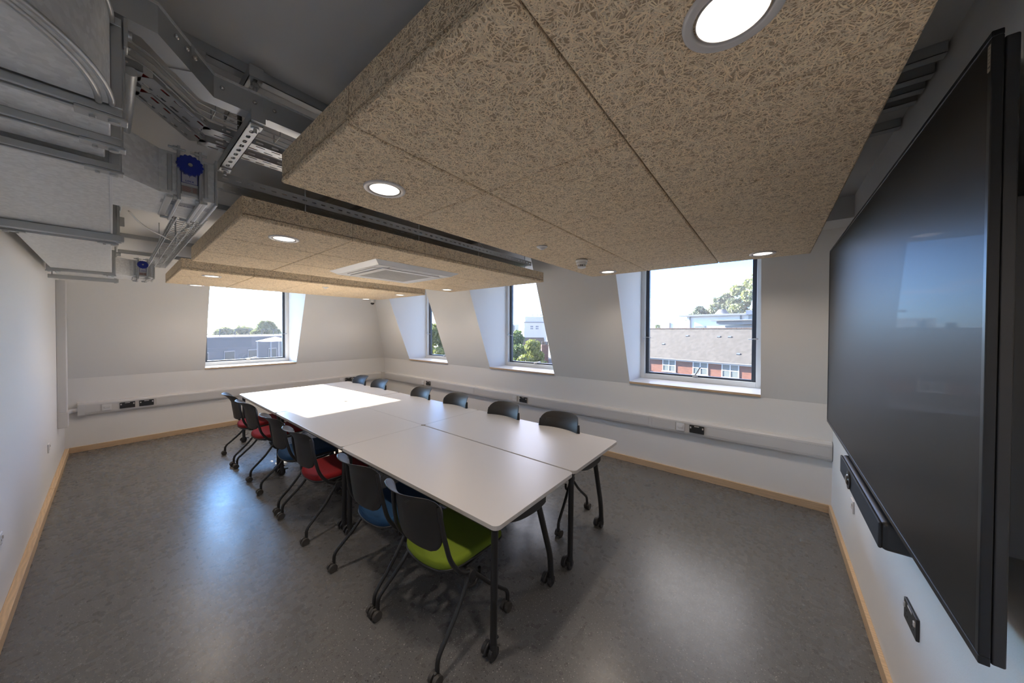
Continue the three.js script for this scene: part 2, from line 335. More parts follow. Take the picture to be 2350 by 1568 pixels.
// windows: x along the wall, z towards the room, origin on the wall line at the middle of the opening
function makeWindow(n, at, turn, half, crank) {
  const w = structGroup('window_' + n, at, turn), zf = -0.45, y0 = 1.046, top = 2.66, f = 0.055;
  const bar = (x0, x1, a, b, z0, z1, r = 0.004) => rbox(x0, x1, a, b, z0, z1, r);
  mesh('window_frame', [bar(-half, -half + f, y0, top, zf - 0.05, zf + 0.02), bar(half - f, half, y0, top, zf - 0.05, zf + 0.02), bar(-half + f, half - f, y0, y0 + 0.06, zf - 0.05, zf + 0.02), bar(-half + f, half - f, top - f, top, zf - 0.05, zf + 0.02)], M.whitePaint, w);
  const s = half - f, sy = y0 + 0.06, st = top - f, k = 0.042;
  mesh('sash', [bar(-s, -s + k, sy, st, zf - 0.085, zf - 0.03), bar(s - k, s, sy, st, zf - 0.085, zf - 0.03), bar(-s + k, s - k, sy, sy + 0.022, zf - 0.085, zf - 0.03), bar(-s + k, s - k, st - k, st, zf - 0.085, zf - 0.03)], M.sash, w);
  mesh('window_pane', new THREE.PlaneGeometry(2 * s - 0.03, st - sy - 0.02).translate(0, (sy + st) / 2, zf - 0.06), M.glass, w);
  const h = mesh('window_handle', [rbox(-0.03, 0.03, sy + 0.004, sy + 0.034, zf - 0.03, zf + 0.012, 0.006), cyl(V(0, sy + 0.02, zf - 0.01), V(0, sy + 0.02, zf + 0.032), 0.018, 0.016), rbox(-0.009, 0.009, 0, 0.13, -0.006, 0.006, 0.005).rotateZ(crank).translate(0, sy + 0.025, zf + 0.036)], M.chrome, w);
  for (const q of [-1, 1]) mesh('restrictor', [rbox(q * s - 0.02, q * s + 0.02, 1.60, 1.618, zf - 0.03, zf + 0.03, 0.004), cyl(V(q * (s - 0.02), 1.609, zf - 0.02), V(q * (s - 0.075), 1.603, zf - 0.005), 0.006)], M.chrome, w);
  const b = mesh('sill_board', rbox(-half, half, 1.022, 1.046, OUT + 0.03, 0.016, 0.002), M.sill, w);
  mesh('sill_edge', metric(rbox(-half, half, 1.0205, 1.0455, 0.0165, 0.0225, 0.002)), M.ash, b);
  return w;
}
makeWindow(1, [(WINA[0] + WINA[1]) / 2 * 0, 0, (WINA[0] + WINA[1]) / 2], PI / 2, (WINA[1] - WINA[0]) / 2, -1.35);
WIN.forEach(([a, b], i) => makeWindow(i + 2, [(a + b) / 2, 0, 0], 0, (b - a) / 2, [-1.3, -1.35, -0.5][i]));

// ================================================================== CEILING RAFTS
function downlight(x, z, label) {
  const t = thing('downlight', label, 'ceiling light', [x, RAFT_Y, z]);
  const prof = [[0.0600, -0.002], [0.0612, -0.0045], [0.0625, -0.002], [0.0628, 0.004], [0.0650, 0.004], [0.0660, -0.004], [0.070, -0.006], [0.080, -0.0065], [0.0845, -0.005], [0.086, 0.001]].map(([r, y]) => new THREE.Vector2(r, y));
  mesh('trim_ring', new THREE.LatheGeometry(prof, 48), M.trim, t);
  mesh('diffuser', new THREE.CylinderGeometry(0.0605, 0.0605, 0.004, 40).translate(0, -0.0005, 0), M.glow, t);
  const s = new THREE.SpotLight(LAMP_COLOR, LAMP_CANDELA, 0, 1.25, 0.9); s.name = 'lamp'; s.position.set(0, -0.012, 0); s.target.position.set(0, -1, 0); s.castShadow = true; s.shadow.radius = 3; t.add(s, s.target);
  return t;
}
function makeRaft(name, x0, x1, z0, z1, cols, label) {
  const t = thing(name, label, 'ceiling panel', [(x0 + x1) / 2, RAFT_Y, (z0 + z1) / 2]);
  const cx = (x0 + x1) / 2, cz = (z0 + z1) / 2, rows = Math.round((z1 - z0) / 0.6), dz = (z1 - z0) / rows, T = 0.024, g = 0.0028, H = 0.122;
  for (let i = 0; i < cols.length - 1; i++) for (let j = 0; j < rows; j++) {
    const a = cols[i] + (i ? g : 0), b = cols[i + 1] - (i < cols.length - 2 ? g : 0), c = z0 + j * dz + (j ? g : 0), d = z0 + (j + 1) * dz - (j < rows - 1 ? g : 0), lift = rr(0, 0.0016);
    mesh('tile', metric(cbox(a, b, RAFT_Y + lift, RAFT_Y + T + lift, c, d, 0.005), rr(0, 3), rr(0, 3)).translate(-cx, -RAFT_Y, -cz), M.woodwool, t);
  }
  const e = 0.024, y0 = RAFT_Y + T + 0.003, y1 = RAFT_Y + H;
  for (let j = 0; j < rows; j++) for (const [a, b] of [[x0, x0 + e], [x1 - e, x1]])
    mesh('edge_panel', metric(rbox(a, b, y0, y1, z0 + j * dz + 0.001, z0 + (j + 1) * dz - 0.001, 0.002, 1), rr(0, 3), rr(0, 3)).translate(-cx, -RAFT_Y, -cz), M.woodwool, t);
  for (let i = 0; i < cols.length - 1; i++) for (const [a, b] of [[z0, z0 + e], [z1 - e, z1]])
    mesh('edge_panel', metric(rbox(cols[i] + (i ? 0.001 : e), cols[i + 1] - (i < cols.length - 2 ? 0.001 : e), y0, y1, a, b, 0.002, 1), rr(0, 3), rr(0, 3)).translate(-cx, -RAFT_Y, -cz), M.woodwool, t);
  
  for (const z of [z0 + 0.28, z0 + 1.08, z1 - 1.2, z1 - 0.34]) for (const x of [x0 + 0.09, x1 - 0.09]) mesh('hanger_rod', [cyl(V(x - cx, T, z - cz), V(x - cx, CEIL - RAFT_Y, z - cz), 0.004, 0.004, 8), cyl(V(x - cx, T + 0.04, z - cz), V(x - cx, T + 0.055, z - cz), 0.009, 0.009, 6)], M.zincPlain, t);
  for (const x of [x0 + 0.09, (x0 + x1) / 2, x1 - 0.09]) mesh('support_rail', box(x - cx - 0.014, x - cx + 0.014, T + 0.002, T + 0.04, z0 - cz + 0.03, z1 - cz - 0.03), M.steelDark, t);
  return t;
}
const ZN = 0.745, ZF = 3.745;
makeRaft('ceiling_raft', 5.813, 7.649, ZN, ZF, [5.813, 6.4205, 7.039, 7.649], 'wood wool acoustic ceiling raft nearest the camera, above the tables near the screen');
makeRaft('ceiling_raft', 3.350, 5.150, ZN, ZF, [3.350, 3.95, 4.55, 5.150], 'middle wood wool acoustic ceiling raft, with the air conditioning cassette in it');
makeRaft('ceiling_raft', 1.120, 2.680, ZN, ZF, [1.120, 1.48, 2.08, 2.680], 'farthest wood wool acoustic ceiling raft, beside the end wall window');
downlight(7.348, 3.441, 'round recessed downlight nearest the camera, large and cut by the top of the picture');
downlight(6.098, 3.446, 'round recessed downlight in the near raft, at its left corner beside the ducts');
downlight(6.084, 0.952, 'round recessed downlight in the near raft, by its front corner under the smoke detector');
downlight(7.356, 0.974, 'round recessed downlight in the near raft, above the right hand window');
downlight(4.847, 3.462, 'round recessed downlight in the middle raft, left of the air conditioning cassette');
downlight(3.575, 1.001, 'round recessed downlight in the middle raft, right of the air conditioning cassette');
downlight(2.371, 3.468, 'round recessed downlight in the far raft, upper one of the two at its left end');
downlight(1.139, 3.454, 'round recessed downlight in the far raft, lower one of the two at its left end');
downlight(2.339, 1.025, 'round recessed downlight in the far raft, right hand one at its right end');
downlight(1.104, 1.010, 'round recessed downlight in the far raft, nearest the dome camera');
{ // ceiling cassette
  const cx = 4.285, cz = 2.295, t = thing('air_conditioner', 'white square air conditioning cassette under the middle ceiling raft', 'air conditioner', [cx, RAFT_Y, cz]), s = 0.475;
  const ring = (o, i, y0, y1) => { const p = shapeOf([[-o, -o], [o, -o], [o, o], [-o, o]]); p.holes.push(new THREE.Path().setFromPoints([[-i, -i], [-i, i], [i, i], [i, -i]].map(([a, b]) => new THREE.Vector2(a, b)))); return new THREE.ExtrudeGeometry(p, { depth: y1 - y0, bevelEnabled: false }).rotateX(PI / 2).translate(0, y1, 0); };
  const skirt = new THREE.CylinderGeometry(s * Math.SQRT2, 0.415 * Math.SQRT2, 0.034, 4, 1, true).rotateY(PI / 4).translate(0, -0.017, 0);
  mesh('casing', [toCreasedNormals(skirt, 0.3), ring(0.415, 0.385, -0.036, -0.030), ring(0.325, 0.265, -0.044, -0.034), box(-0.327, 0.327, -0.032, -0.004, -0.327, 0.327), ring(0.405, 0.398, -0.032, -0.002)], M.acWhite, t);
  for (const q of [-1, 1]) for (const r of [-1, 1]) mesh('corner_cover', rbox(q > 0 ? 0.29 : -0.386, q > 0 ? 0.386 : -0.29, -0.0345, -0.028, r > 0 ? 0.29 : -0.386, r > 0 ? 0.386 : -0.29, 0.001, 1), M.acWhite, t);
  for (let k = 0; k < 4; k++) {
    const f = mesh('flap', [rbox(-0.28, 0.28, -0.037, -0.031, 0.333, 0.372, 0.002)], M.acWhite, t); f.rotation.y = k * PI / 2;
  }
  const bars = [box(-0.265, 0.265, -0.036, -0.032, -0.265, 0.265)];
  for (let i = 0; i < 26; i++) bars.push(box(-0.262, 0.262, -0.042, -0.036, -0.26 + i * 0.0204, -0.26 + i * 0.0204 + 0.010));
  mesh('return_grille', bars, M.acGrille, t);
  mesh('indicator', box(0.24, 0.29, -0.0372, -0.036, -0.405, -0.392), M.acGrille, t);
}
{ // detectors
  const lathe = (p) => new THREE.LatheGeometry(p.map(([r, y]) => new THREE.Vector2(r, y)), 32);
  const d = thing('smoke_detector', 'white smoke detector hanging under the near ceiling raft', 'smoke detector', [6.13, RAFT_Y, 1.64]);
  mesh('base', lathe([[0, 0], [0.050, 0], [0.052, -0.012], [0.050, -0.020], [0.044, -0.022]]), M.acWhite, d);
  mesh('housing', lathe([[0.044, -0.020], [0.046, -0.036], [0.040, -0.044], [0.030, -0.046]]), M.acWhite, d);
  const fins = []; for (let i = 0; i < 14; i++) fins.push(box(-0.003, 0.003, -0.062, -0.044, 0.026, 0.036).rotateY(i / 14 * PI * 2));
  mesh('vent_fins', fins, M.acWhite, d);
  mesh('chamber', lathe([[0.026, -0.045], [0.026, -0.062]]), M.darkSlot, d);
  mesh('cap', lathe([[0.036, -0.061], [0.034, -0.070], [0.020, -0.075], [0, -0.076]]), M.acWhite, d);
  const p = thing('motion_sensor', 'small round white motion sensor set in the near ceiling raft', 'sensor', [6.104, RAFT_Y, 2.221]);
  mesh('bezel', lathe([[0.0, 0.001], [0.040, 0.001], [0.041, -0.004], [0.034, -0.009], [0.022, -0.011]]), M.acWhite, p);
  mesh('lens', lathe([[0.022, -0.010], [0.019, -0.018], [0.010, -0.023], [0, -0.024]]), M.plugWhite, p);
  const q = copy(p, [2.38, RAFT_Y, 2.253], 0, 'tiny round white sensor set in the farthest ceiling raft');
  const cam = thing('security_camera', 'small white dome camera high in the far corner under the far raft', 'camera', [0.50, 2.30, 0.56]);
  mesh('housing', [cyl(V(0, 0.075, 0), V(0, 0.02, 0), 0.052, 0.052, 24), new THREE.SphereGeometry(0.052, 24, 12, 0, PI * 2, PI / 2, PI / 5).translate(0, 0.02, 0), box(-0.03, 0.0, 0.01, 0.075, -0.03, 0.03)], M.acWhite, cam);
  mesh('eyeball', new THREE.SphereGeometry(0.040, 24, 16).translate(0.006, -0.006, 0.004), M.domeDark, cam);
  mesh('lens', new THREE.SphereGeometry(0.014, 16, 10).translate(0.034, -0.022, 0.022), M.lens, cam);
}

// ================================================================== TABLES
function makeTable() {
  const t = thing('folding_table', 'x', 'table', [0, 0, 0], 0, 'white meeting tables');
  const hl = 0.856, hd = 0.398, R = 0.035, s = new THREE.Shape();
  s.moveTo(-hl + R, -hd); s.lineTo(hl - R, -hd); s.absarc(hl - R, -hd + R, R, -PI / 2, 0); s.lineTo(hl, hd - R); s.absarc(hl - R, hd - R, R, 0, PI / 2); s.lineTo(-hl + R, hd); s.absarc(-hl + R, hd - R, R, PI / 2, PI); s.lineTo(-hl, -hd + R); s.absarc(-hl + R, -hd + R, R, PI, PI * 1.5);
  const top = new THREE.ExtrudeGeometry(s, { depth: 0.0215, bevelEnabled: true, bevelSize: 0.0015, bevelThickness: 0.0015, bevelSegments: 2, curveSegments: 8 }).rotateX(PI / 2).translate(0, 0.7255, 0);
  const tt = mesh('tabletop', top, M.tableTop, t);
  for (const q of [-1, 1]) {
    const x = q * 0.805, l1 = mesh('leg', pipe([V(x, 0.70, 0.352), V(x - q * 0.004, 0.10, 0.356), V(x - q * 0.004, 0.05, 0.356)], 0.019, 0.03), M.blackMetal, t);
    caster(l1, x - q * 0.004 , 0.356, q);
    const l2 = mesh('leg', pipe([V(x, 0.68, -0.03), V(x - q * 0.03, 0.20, -0.235), V(x - q * 0.03, 0.05, -0.245)], 0.019, 0.10), M.blackMetal, t);
    caster(l2, x - q * 0.03, -0.245, q);
    // folding bracket: a curved blade under the top
    const b = new THREE.Shape(); b.moveTo(-0.08, 0.70); b.lineTo(0.30, 0.70); b.quadraticCurveTo(0.20, 0.655, 0.10, 0.645); b.quadraticCurveTo(-0.02, 0.63, -0.08, 0.65);
    mesh('folding_bracket', new THREE.ExtrudeGeometry(b, { depth: 0.05, bevelEnabled: true, bevelSize: 0.006, bevelThickness: 0.006, bevelSegments: 2 }).rotateY(-PI / 2).translate(x + 0.025, 0, 0), M.blackMetal, t);
  }
  mesh('crossbar', [cyl(V(-0.80, 0.665, 0.0), V(0.80, 0.665, 0.0), 0.018), cyl(V(-0.80, 0.675, 0.352), V(0.80, 0.675, 0.352), 0.014)], M.blackMetal, t);
  return t;
}
function caster(leg, x, z, q) {
  const off = -0.022, a = [cyl(V(x + off - 0.012, 0.033, z), V(x + off - 0.036, 0.033, z), 0.033, 0.033, 24), cyl(V(x + off + 0.012, 0.033, z), V(x + off + 0.036 - 0.004, 0.033, z), 0.033, 0.033, 24)];
  mesh('caster', [...a, cyl(V(x + off - 0.014, 0.033, z), V(x + off + 0.014, 0.033, z), 0.012), new THREE.TorusGeometry(0.036, 0.008, 8, 20, PI).rotateY(PI / 2).translate(x + off - 0.006, 0.036, z), rbox(x - 0.05, x - 0.022, 0.048, 0.06, z - 0.07, z - 0.03, 0.004), cyl(V(x, 0.03, z), V(x, 0.09, z), 0.02)], M.blackPlastic, leg);
}
{
  const t = makeTable(), xs = [5.515, 3.797, 2.068], zs = [2.612, 1.810];
  const L1 = [['white wheeled table nearest the camera, its rounded corner above the green seat', 'white wheeled table at the screen end of the row by the windows'], ['white wheeled middle table on the chair side, beside the red and blue seats', 'white wheeled middle table of the row by the windows'], ['white wheeled far table on the chair side, mostly covered by the sunlight patch', 'white wheeled table nearest the far corner of the room']];
  let first = true;
  xs.forEach((x, i) => zs.forEach((z, j) => { const lab = L1[i][j], p = [x, 0, z + (i === 0 ? (j ? -0.006 : 0.006) : 0)]; if (first) { t.position.set(...p); t.userData.label = lab; first = false; } else copy(t, p, 0, lab); }));
}

// ================================================================== CHAIRS (local z: forward)
function makeChair(mat) {
  const t = thing('conference_chair', 'x', 'chair', [0, 0, 0], 0, 'wheeled chairs round the tables');
  const seatShape = new THREE.Shape(), hw = 0.235, f = 0.33, b = -0.125;
  seatShape.moveTo(-hw + 0.06, f); seatShape.quadraticCurveTo(0, f + 0.025, hw - 0.06, f); seatShape.quadraticCurveTo(hw, f, hw, f - 0.07); seatShape.lineTo(hw - 0.01, 0.02); seatShape.quadraticCurveTo(hw - 0.02, b + 0.015, hw - 0.13, b); seatShape.quadraticCurveTo(0, b - 0.02, -hw + 0.13, b); seatShape.quadraticCurveTo(-hw + 0.02, b + 0.015, -hw + 0.01, 0.02); seatShape.lineTo(-hw, f - 0.07); seatShape.quadraticCurveTo(-hw, f, -hw + 0.06, f);
  const bendSeat = (g) => { const p = g.attributes.position; for (let i = 0; i < p.count; i++) { const x = p.getX(i), z = p.getZ(i); let y = p.getY(i); y += 0.012 * (x / hw) ** 2 - 0.010 * Math.exp(-((z - 0.02) ** 2) / 0.02) * (1 - (x / hw) ** 2) - 0.05 * Math.max(0, z - 0.24) + 0.02 * (z - 0.1) * 0; p.setY(i, y); } g.computeVertexNormals(); return g; };
  // cushion as a soft grid: an outline scaled to rings
  const outline = seatShape.getSpacedPoints(72);
  function pad(rings, y) {
    const pos = [], idx = [], n = outline.length - 1, c = new THREE.Vector2(0, 0.10);
    for (const [s, dy] of rings) for (let i = 0; i < n; i++) { const q = outline[i].clone().sub(c).multiplyScalar(s).add(c); pos.push(q.x, y + dy, q.y); }
    for (let r = 0; r < rings.length - 1; r++) for (let i = 0; i < n; i++) { const a = r * n + i, d = r * n + (i + 1) % n; idx.push(a, a + n, d, d, a + n, d + n); }
    const g = new THREE.BufferGeometry(); g.setAttribute('position', new THREE.Float32BufferAttribute(pos, 3)); g.setIndex(idx);
    const uv = new Float32Array(pos.length / 3 * 2); for (let i = 0; i < pos.length / 3; i++) { uv[2 * i] = pos[3 * i]; uv[2 * i + 1] = pos[3 * i + 2]; } g.setAttribute('uv', new THREE.BufferAttribute(uv, 2));
    return bendSeat(g);
  }
  mesh('seat', pad([[0.98, 0], [1.0, 0.008], [1.0, 0.022], [0.985, 0.034], [0.95, 0.043], [0.88, 0.048], [0.7, 0.049], [0.45, 0.048], [0.2, 0.047], [0.001, 0.047]], 0.415), mat, t);
  mesh('seat_shell', pad([[0.001, -0.03], [0.5, -0.03], [0.85, -0.025], [0.97, -0.012], [1.012, -0.003], [1.015, 0.004], [0.99, 0.006]], 0.413), M.blackPlastic, t);
  // back shell: hollow across, leaning back, its top rolled backwards
  const nu = 30, nv = 26, pos = [], uv = [], idx = [], th = 0.007;
  const at = (u, v) => {
    const y0 = 0.535, y1 = 0.884, yy = y0 + (y1 - y0) * v;
    const round = (q) => Math.sqrt(Math.max(0, 1 - q * q)), eb = v < 0.2 ? 1 - 0.30 * (1 - round((0.2 - v) / 0.2)) : v > 0.62 ? 1 - 0.36 * (1 - round((v - 0.62) / 0.38)) : 1;
    const half = (0.186 + 0.034 * Math.sin(Math.min(1, v / 0.8) * PI / 2)) * eb, x = (u * 2 - 1) * half, q = x / 0.215;
    const roll = v > 0.60 ? (v - 0.60) / 0.40 : 0, hollow = 0.050 + 0.040 * roll;
    const z = -0.115 - 0.045 * v - 0.052 * roll * roll - hollow * (1 - q * q) + 0.012 * roll;
    const y = yy - 0.016 * roll * roll * roll - 0.004 * v * q * q;
    return [x, y, z];
  };
  for (const side of [0, 1]) for (let j = 0; j <= nv; j++) for (let i = 0; i <= nu; i++) {
    const p = at(i / nu, j / nv); pos.push(p[0], p[1], p[2] - (side ? th : 0)); uv.push(i / nu, j / nv);
  }
  const K = (nu + 1) * (nv + 1);
  for (let j = 0; j < nv; j++) for (let i = 0; i < nu; i++) { const a = j * (nu + 1) + i, b2 = a + 1, c = a + nu + 1, d = c + 1; idx.push(a, b2, d, a, d, c, K + a, K + d, K + b2, K + a, K + c, K + d); }
  const rim = []; for (let i = 0; i <= nu; i++) rim.push(i); for (let j = 1; j <= nv; j++) rim.push(j * (nu + 1) + nu); for (let i = nu - 1; i >= 0; i--) rim.push(nv * (nu + 1) + i); for (let j = nv - 1; j >= 1; j--) rim.push(j * (nu + 1));
  for (let i = 0; i < rim.length; i++) { const a = rim[i], b2 = rim[(i + 1) % rim.length]; idx.push(a, K + a, b2, b2, K + a, K + b2); }
  const g = new THREE.BufferGeometry(); g.setAttribute('position', new THREE.Float32BufferAttribute(pos, 3)); g.setAttribute('uv', new THREE.Float32BufferAttribute(uv, 2)); g.setIndex(idx); g.computeVertexNormals();
  mesh('backrest', g, M.shell, t);
  for (const q of [-1, 1]) {
    const x = q * 0.246;
    mesh('back_upright', pipe([V(x * 0.86, 0.80, -0.165), V(x * 0.93, 0.66, -0.150), V(x, 0.50, -0.115), V(x, 0.405, -0.04), V(x, 0.375, 0.04)], 0.0125, 0.09), M.blackMetal, t);
    mesh('hinge', [cyl(V(x - 0.020, 0.372, 0.025), V(x + 0.020, 0.372, 0.025), 0.026, 0.026, 20), new THREE.TorusGeometry(0.052, 0.010, 8, 20, PI * 1.25).rotateZ(PI * 0.9).rotateY(PI / 2).translate(x - q * 0.012, 0.335, 0.055)], M.blackPlastic, t);
    for (const [zz, nm] of [[-0.225, 0], [0.305, 1]]) {
      const xx = q * 0.278, l = mesh('leg', pipe([V(x, 0.375, 0.02 + nm * 0.015), V((x + xx) / 2, nm ? 0.24 : 0.24, nm ? 0.16 : -0.085), V(xx, 0.115, zz), V(xx, 0.045, zz)], 0.0115, 0.05), M.blackMetal, t);
      const w = [cyl(V(xx - 0.026, 0.027, zz - 0.012), V(xx - 0.006, 0.027, zz - 0.012), 0.027, 0.027, 22), cyl(V(xx + 0.006, 0.027, zz - 0.012), V(xx + 0.026, 0.027, zz - 0.012), 0.027, 0.027, 22)];
      mesh('caster', [...w, rbox(xx - 0.008, xx + 0.008, 0.022, 0.062, zz - 0.022, zz + 0.010, 0.005)], M.rubber, l);
    }
  }
  mesh('seat_frame', [cyl(V(-0.25, 0.372, 0.03), V(0.25, 0.372, 0.03), 0.012), pipe([V(-0.20, 0.378, 0.03), V(-0.17, 0.378, 0.27), V(0.17, 0.378, 0.27), V(0.20, 0.378, 0.03)], 0.010, 0.05)], M.blackMetal, t);
  return t;
}
{
  const protos = {};
  const chair = (mat, at, turn, label) => { if (!protos[mat]) { const t = protos[mat] = makeChair(M[mat]); t.position.set(...at); t.rotation.y = turn; t.userData.label = label; return t; } return copy(protos[mat], at, turn, label); };
  const lz = 3.0;
  chair('red', [1.960, 0, lz + 0.03], PI - 0.02, 'red seated black wheeled chair farthest from the camera, by the end wall');
  chair('red', [2.622, 0, lz + 0.02], PI + 0.02, 'red seated black wheeled chair second from the far end on the left side');
  chair('blue', [3.610, 0, lz + 0.02], PI, 'blue seated black wheeled chair between the two red ones on the left side');
  chair('red', [4.282, 0, lz + 0.02], PI + 0.01, 'red seated black wheeled chair nearest the camera of the red ones, beside a table leg');
  chair('blue', [5.304, 0, lz], PI, 'blue seated black wheeled chair just behind the green seated one');
  chair('green', [5.902, 0, lz], PI, 'green seated black wheeled chair nearest the camera');
  const rz = 1.60;
  [[5.79, 0], [5.075, 0.02], [4.262, 0], [3.512, -0.02], [2.366, 0.02], [1.703, 0]].forEach(([x, a], i) => chair(['blue', 'red', 'blue', 'green', 'blue', 'red'][i], [x, 0, rz], a, ['wheeled chair with black perforated back, window side, nearest the screen', 'wheeled chair with black perforated back, window side, second from the screen', 'wheeled chair with black perforated back, window side, third from the screen', 'wheeled chair with black perforated back, window side, fourth from the screen', 'wheeled chair with black perforated back, window side, second from the room corner', 'wheeled chair with black perforated back, window side, nearest the room corner'][i]));
}

// ================================================================== SCREEN WALL
{
  const xf = L - 0.107, z0 = 0.70, z1 = 3.05, y0 = 0.998, y1 = 2.322, t = thing('television', 'very large black flat screen television on the right hand wall', 'television', [L, 1.66, 1.875]);
  const loc = (g) => g.translate(-L, -1.66, -1.875);
  mesh('screen', loc(rbox(xf - 0.0005, xf + 0.004, y0 + 0.016, y1 - 0.012, z0 + 0.010, z1 - 0.014, 0.0004, 1)), M.screen, t);
  mesh('bezel', [loc(rbox(xf - 0.003, xf + 0.013, y0, y0 + 0.018, z0, z1, 0.002)), loc(rbox(xf - 0.003, xf + 0.013, y1 - 0.013, y1, z0, z1, 0.002)), loc(rbox(xf - 0.003, xf + 0.013, y0 + 0.018, y1 - 0.013, z0, z0 + 0.011, 0.002)), loc(rbox(xf - 0.003, xf + 0.013, y0 + 0.018, y1 - 0.013, z1 - 0.015, z1, 0.002)), loc(box(xf + 0.006, xf + 0.012, y0 + 0.01, y1 - 0.01, z0 + 0.01, z1 - 0.01))], M.bezel, t);
  mesh('rear_cover', [loc(rbox(xf + 0.0145, xf + 0.034, y0 + 0.004, y1 - 0.016, z0 + 0.03, z1 - 0.004, 0.004))], M.blackPlastic, t);
  mesh('wall_bracket', [loc(box(xf + 0.034, L - 0.001, 1.23, 1.98, 0.95, z1 - 0.03))], M.blackPlastic, t);
  const sticker = std({ roughness: 0.5, map: printed(64, 192, (c, w, h) => { c.fillStyle = '#8d8577'; c.fillRect(0, 0, w, h); c.fillStyle = '#5a554c'; for (let i = 0; i < 5; i++) c.fillRect(10, 18 + i * 26, 44 - (i % 2) * 14, 9); c.fillStyle = '#2b2925'; c.fillRect(8, 152, 48, 12); }) });
  mesh('sticker', loc(new THREE.PlaneGeometry(0.012, 0.055).rotateY(-PI / 2).translate(xf - 0.0036, y1 - 0.052, z1 - 0.0078)), sticker, t);
  const b = thing('video_bar', 'long dark grey conference video bar fixed under the television', 'camera', [L, 0.90, 1.865]);
  const q = (g) => g.translate(-L, -0.90, -1.865);
  mesh('body', q(rbox(L - 0.115, L - 0.004, 0.842, 0.955, 1.415, 2.315, 0.02, 3)), M.blackPlastic, b);
  mesh('front_cloth', q(rbox(L - 0.121, L - 0.110, 0.848, 0.950, 1.420, 2.310, 0.008, 2)), M.bar, b);
  mesh('lens_ring', new THREE.CylinderGeometry(0.047, 0.047, 0.012, 40).rotateZ(PI / 2).translate(-0.122, 0, -0.15), M.blackPlastic, b);
  mesh('lens', new THREE.SphereGeometry(0.030, 28, 16).scale(0.35, 1, 1).translate(-0.127, 0, -0.15), M.lens, b);
  const box1 = struct('ceiling_boxing', metric(box(L - 0.16, L, 2.52, CEIL, 0.45, 0.85)), M.wall); box1.name = 'trim_1';
}
// sockets: face towards local +z, origin at the middle of the plate on its mount
function outlet(name, label, at, turn, kind) {
  const t = thing(name, label, kind === 'data' ? 'data outlet' : 'power socket', at, turn, undefined);
  if (kind === 'data') {
    mesh('plate', rbox(-0.043, 0.043, -0.043, 0.043, 0, 0.009, 0.003), M.plugWhite, t);
    mesh('module', [rbox(-0.026, 0.026, -0.013, 0.013, 0.007, 0.013, 0.002), box(-0.034, -0.031, -0.003, 0.003, 0.009, 0.010), box(0.031, 0.034, -0.003, 0.003, 0.009, 0.010)], M.plugSwitch, t);
    mesh('shutter', [rbox(-0.022, 0.022, -0.006, 0.008, 0.012, 0.015, 0.001)], M.plugWhite, t);
  } else {
    const w = kind === 'single' ? 0.043 : 0.073, dark = kind !== 'single' ? M.plugBlack : M.plugWhite;
    mesh('plate', rbox(-w, w, -0.043, 0.043, 0, 0.010, 0.003), dark, t);
    const holes2 = []; for (const cx of kind === 'single' ? [0] : [-0.036, 0.036]) holes2.push(box(cx - 0.003, cx + 0.003, 0.0, 0.010, 0.0098, 0.0104), box(cx - 0.013, cx - 0.006, -0.018, -0.014, 0.0098, 0.0104), box(cx + 0.006, cx + 0.013, -0.018, -0.014, 0.0098, 0.0104));
    mesh('pin_holes', holes2, M.darkSlot, t);
    for (const cx of kind === 'single' ? [0.026] : [-0.060, 0.060]) mesh('switch', rbox(cx - 0.007, cx + 0.007, 0.006, 0.026, 0.009, 0.0145, 0.002), M.plugSwitch, t);
    if (kind === 'double') mesh('usb_strip', rbox(-0.024, 0.024, 0.028, 0.037, 0.009, 0.011, 0.001), M.plugSwitch, t);
  }
  return t;
}
outlet('wall_socket', 'small single power socket on the screen wall, under the far end of the video bar', [L, 0.492, 0.985], -PI / 2, 'single');
outlet('wall_socket', 'black double power socket on the screen wall, below the near half of the television', [L, 0.545, 2.185], -PI / 2, 'double');
outlet('wall_socket', 'white single socket low on the left wall near the far corner', [1.78, 0.50, W], PI, 'single');
outlet('wall_socket', 'white single socket low on the left wall, cut by the left edge of the picture', [4.02, 0.49, W], PI, 'single');

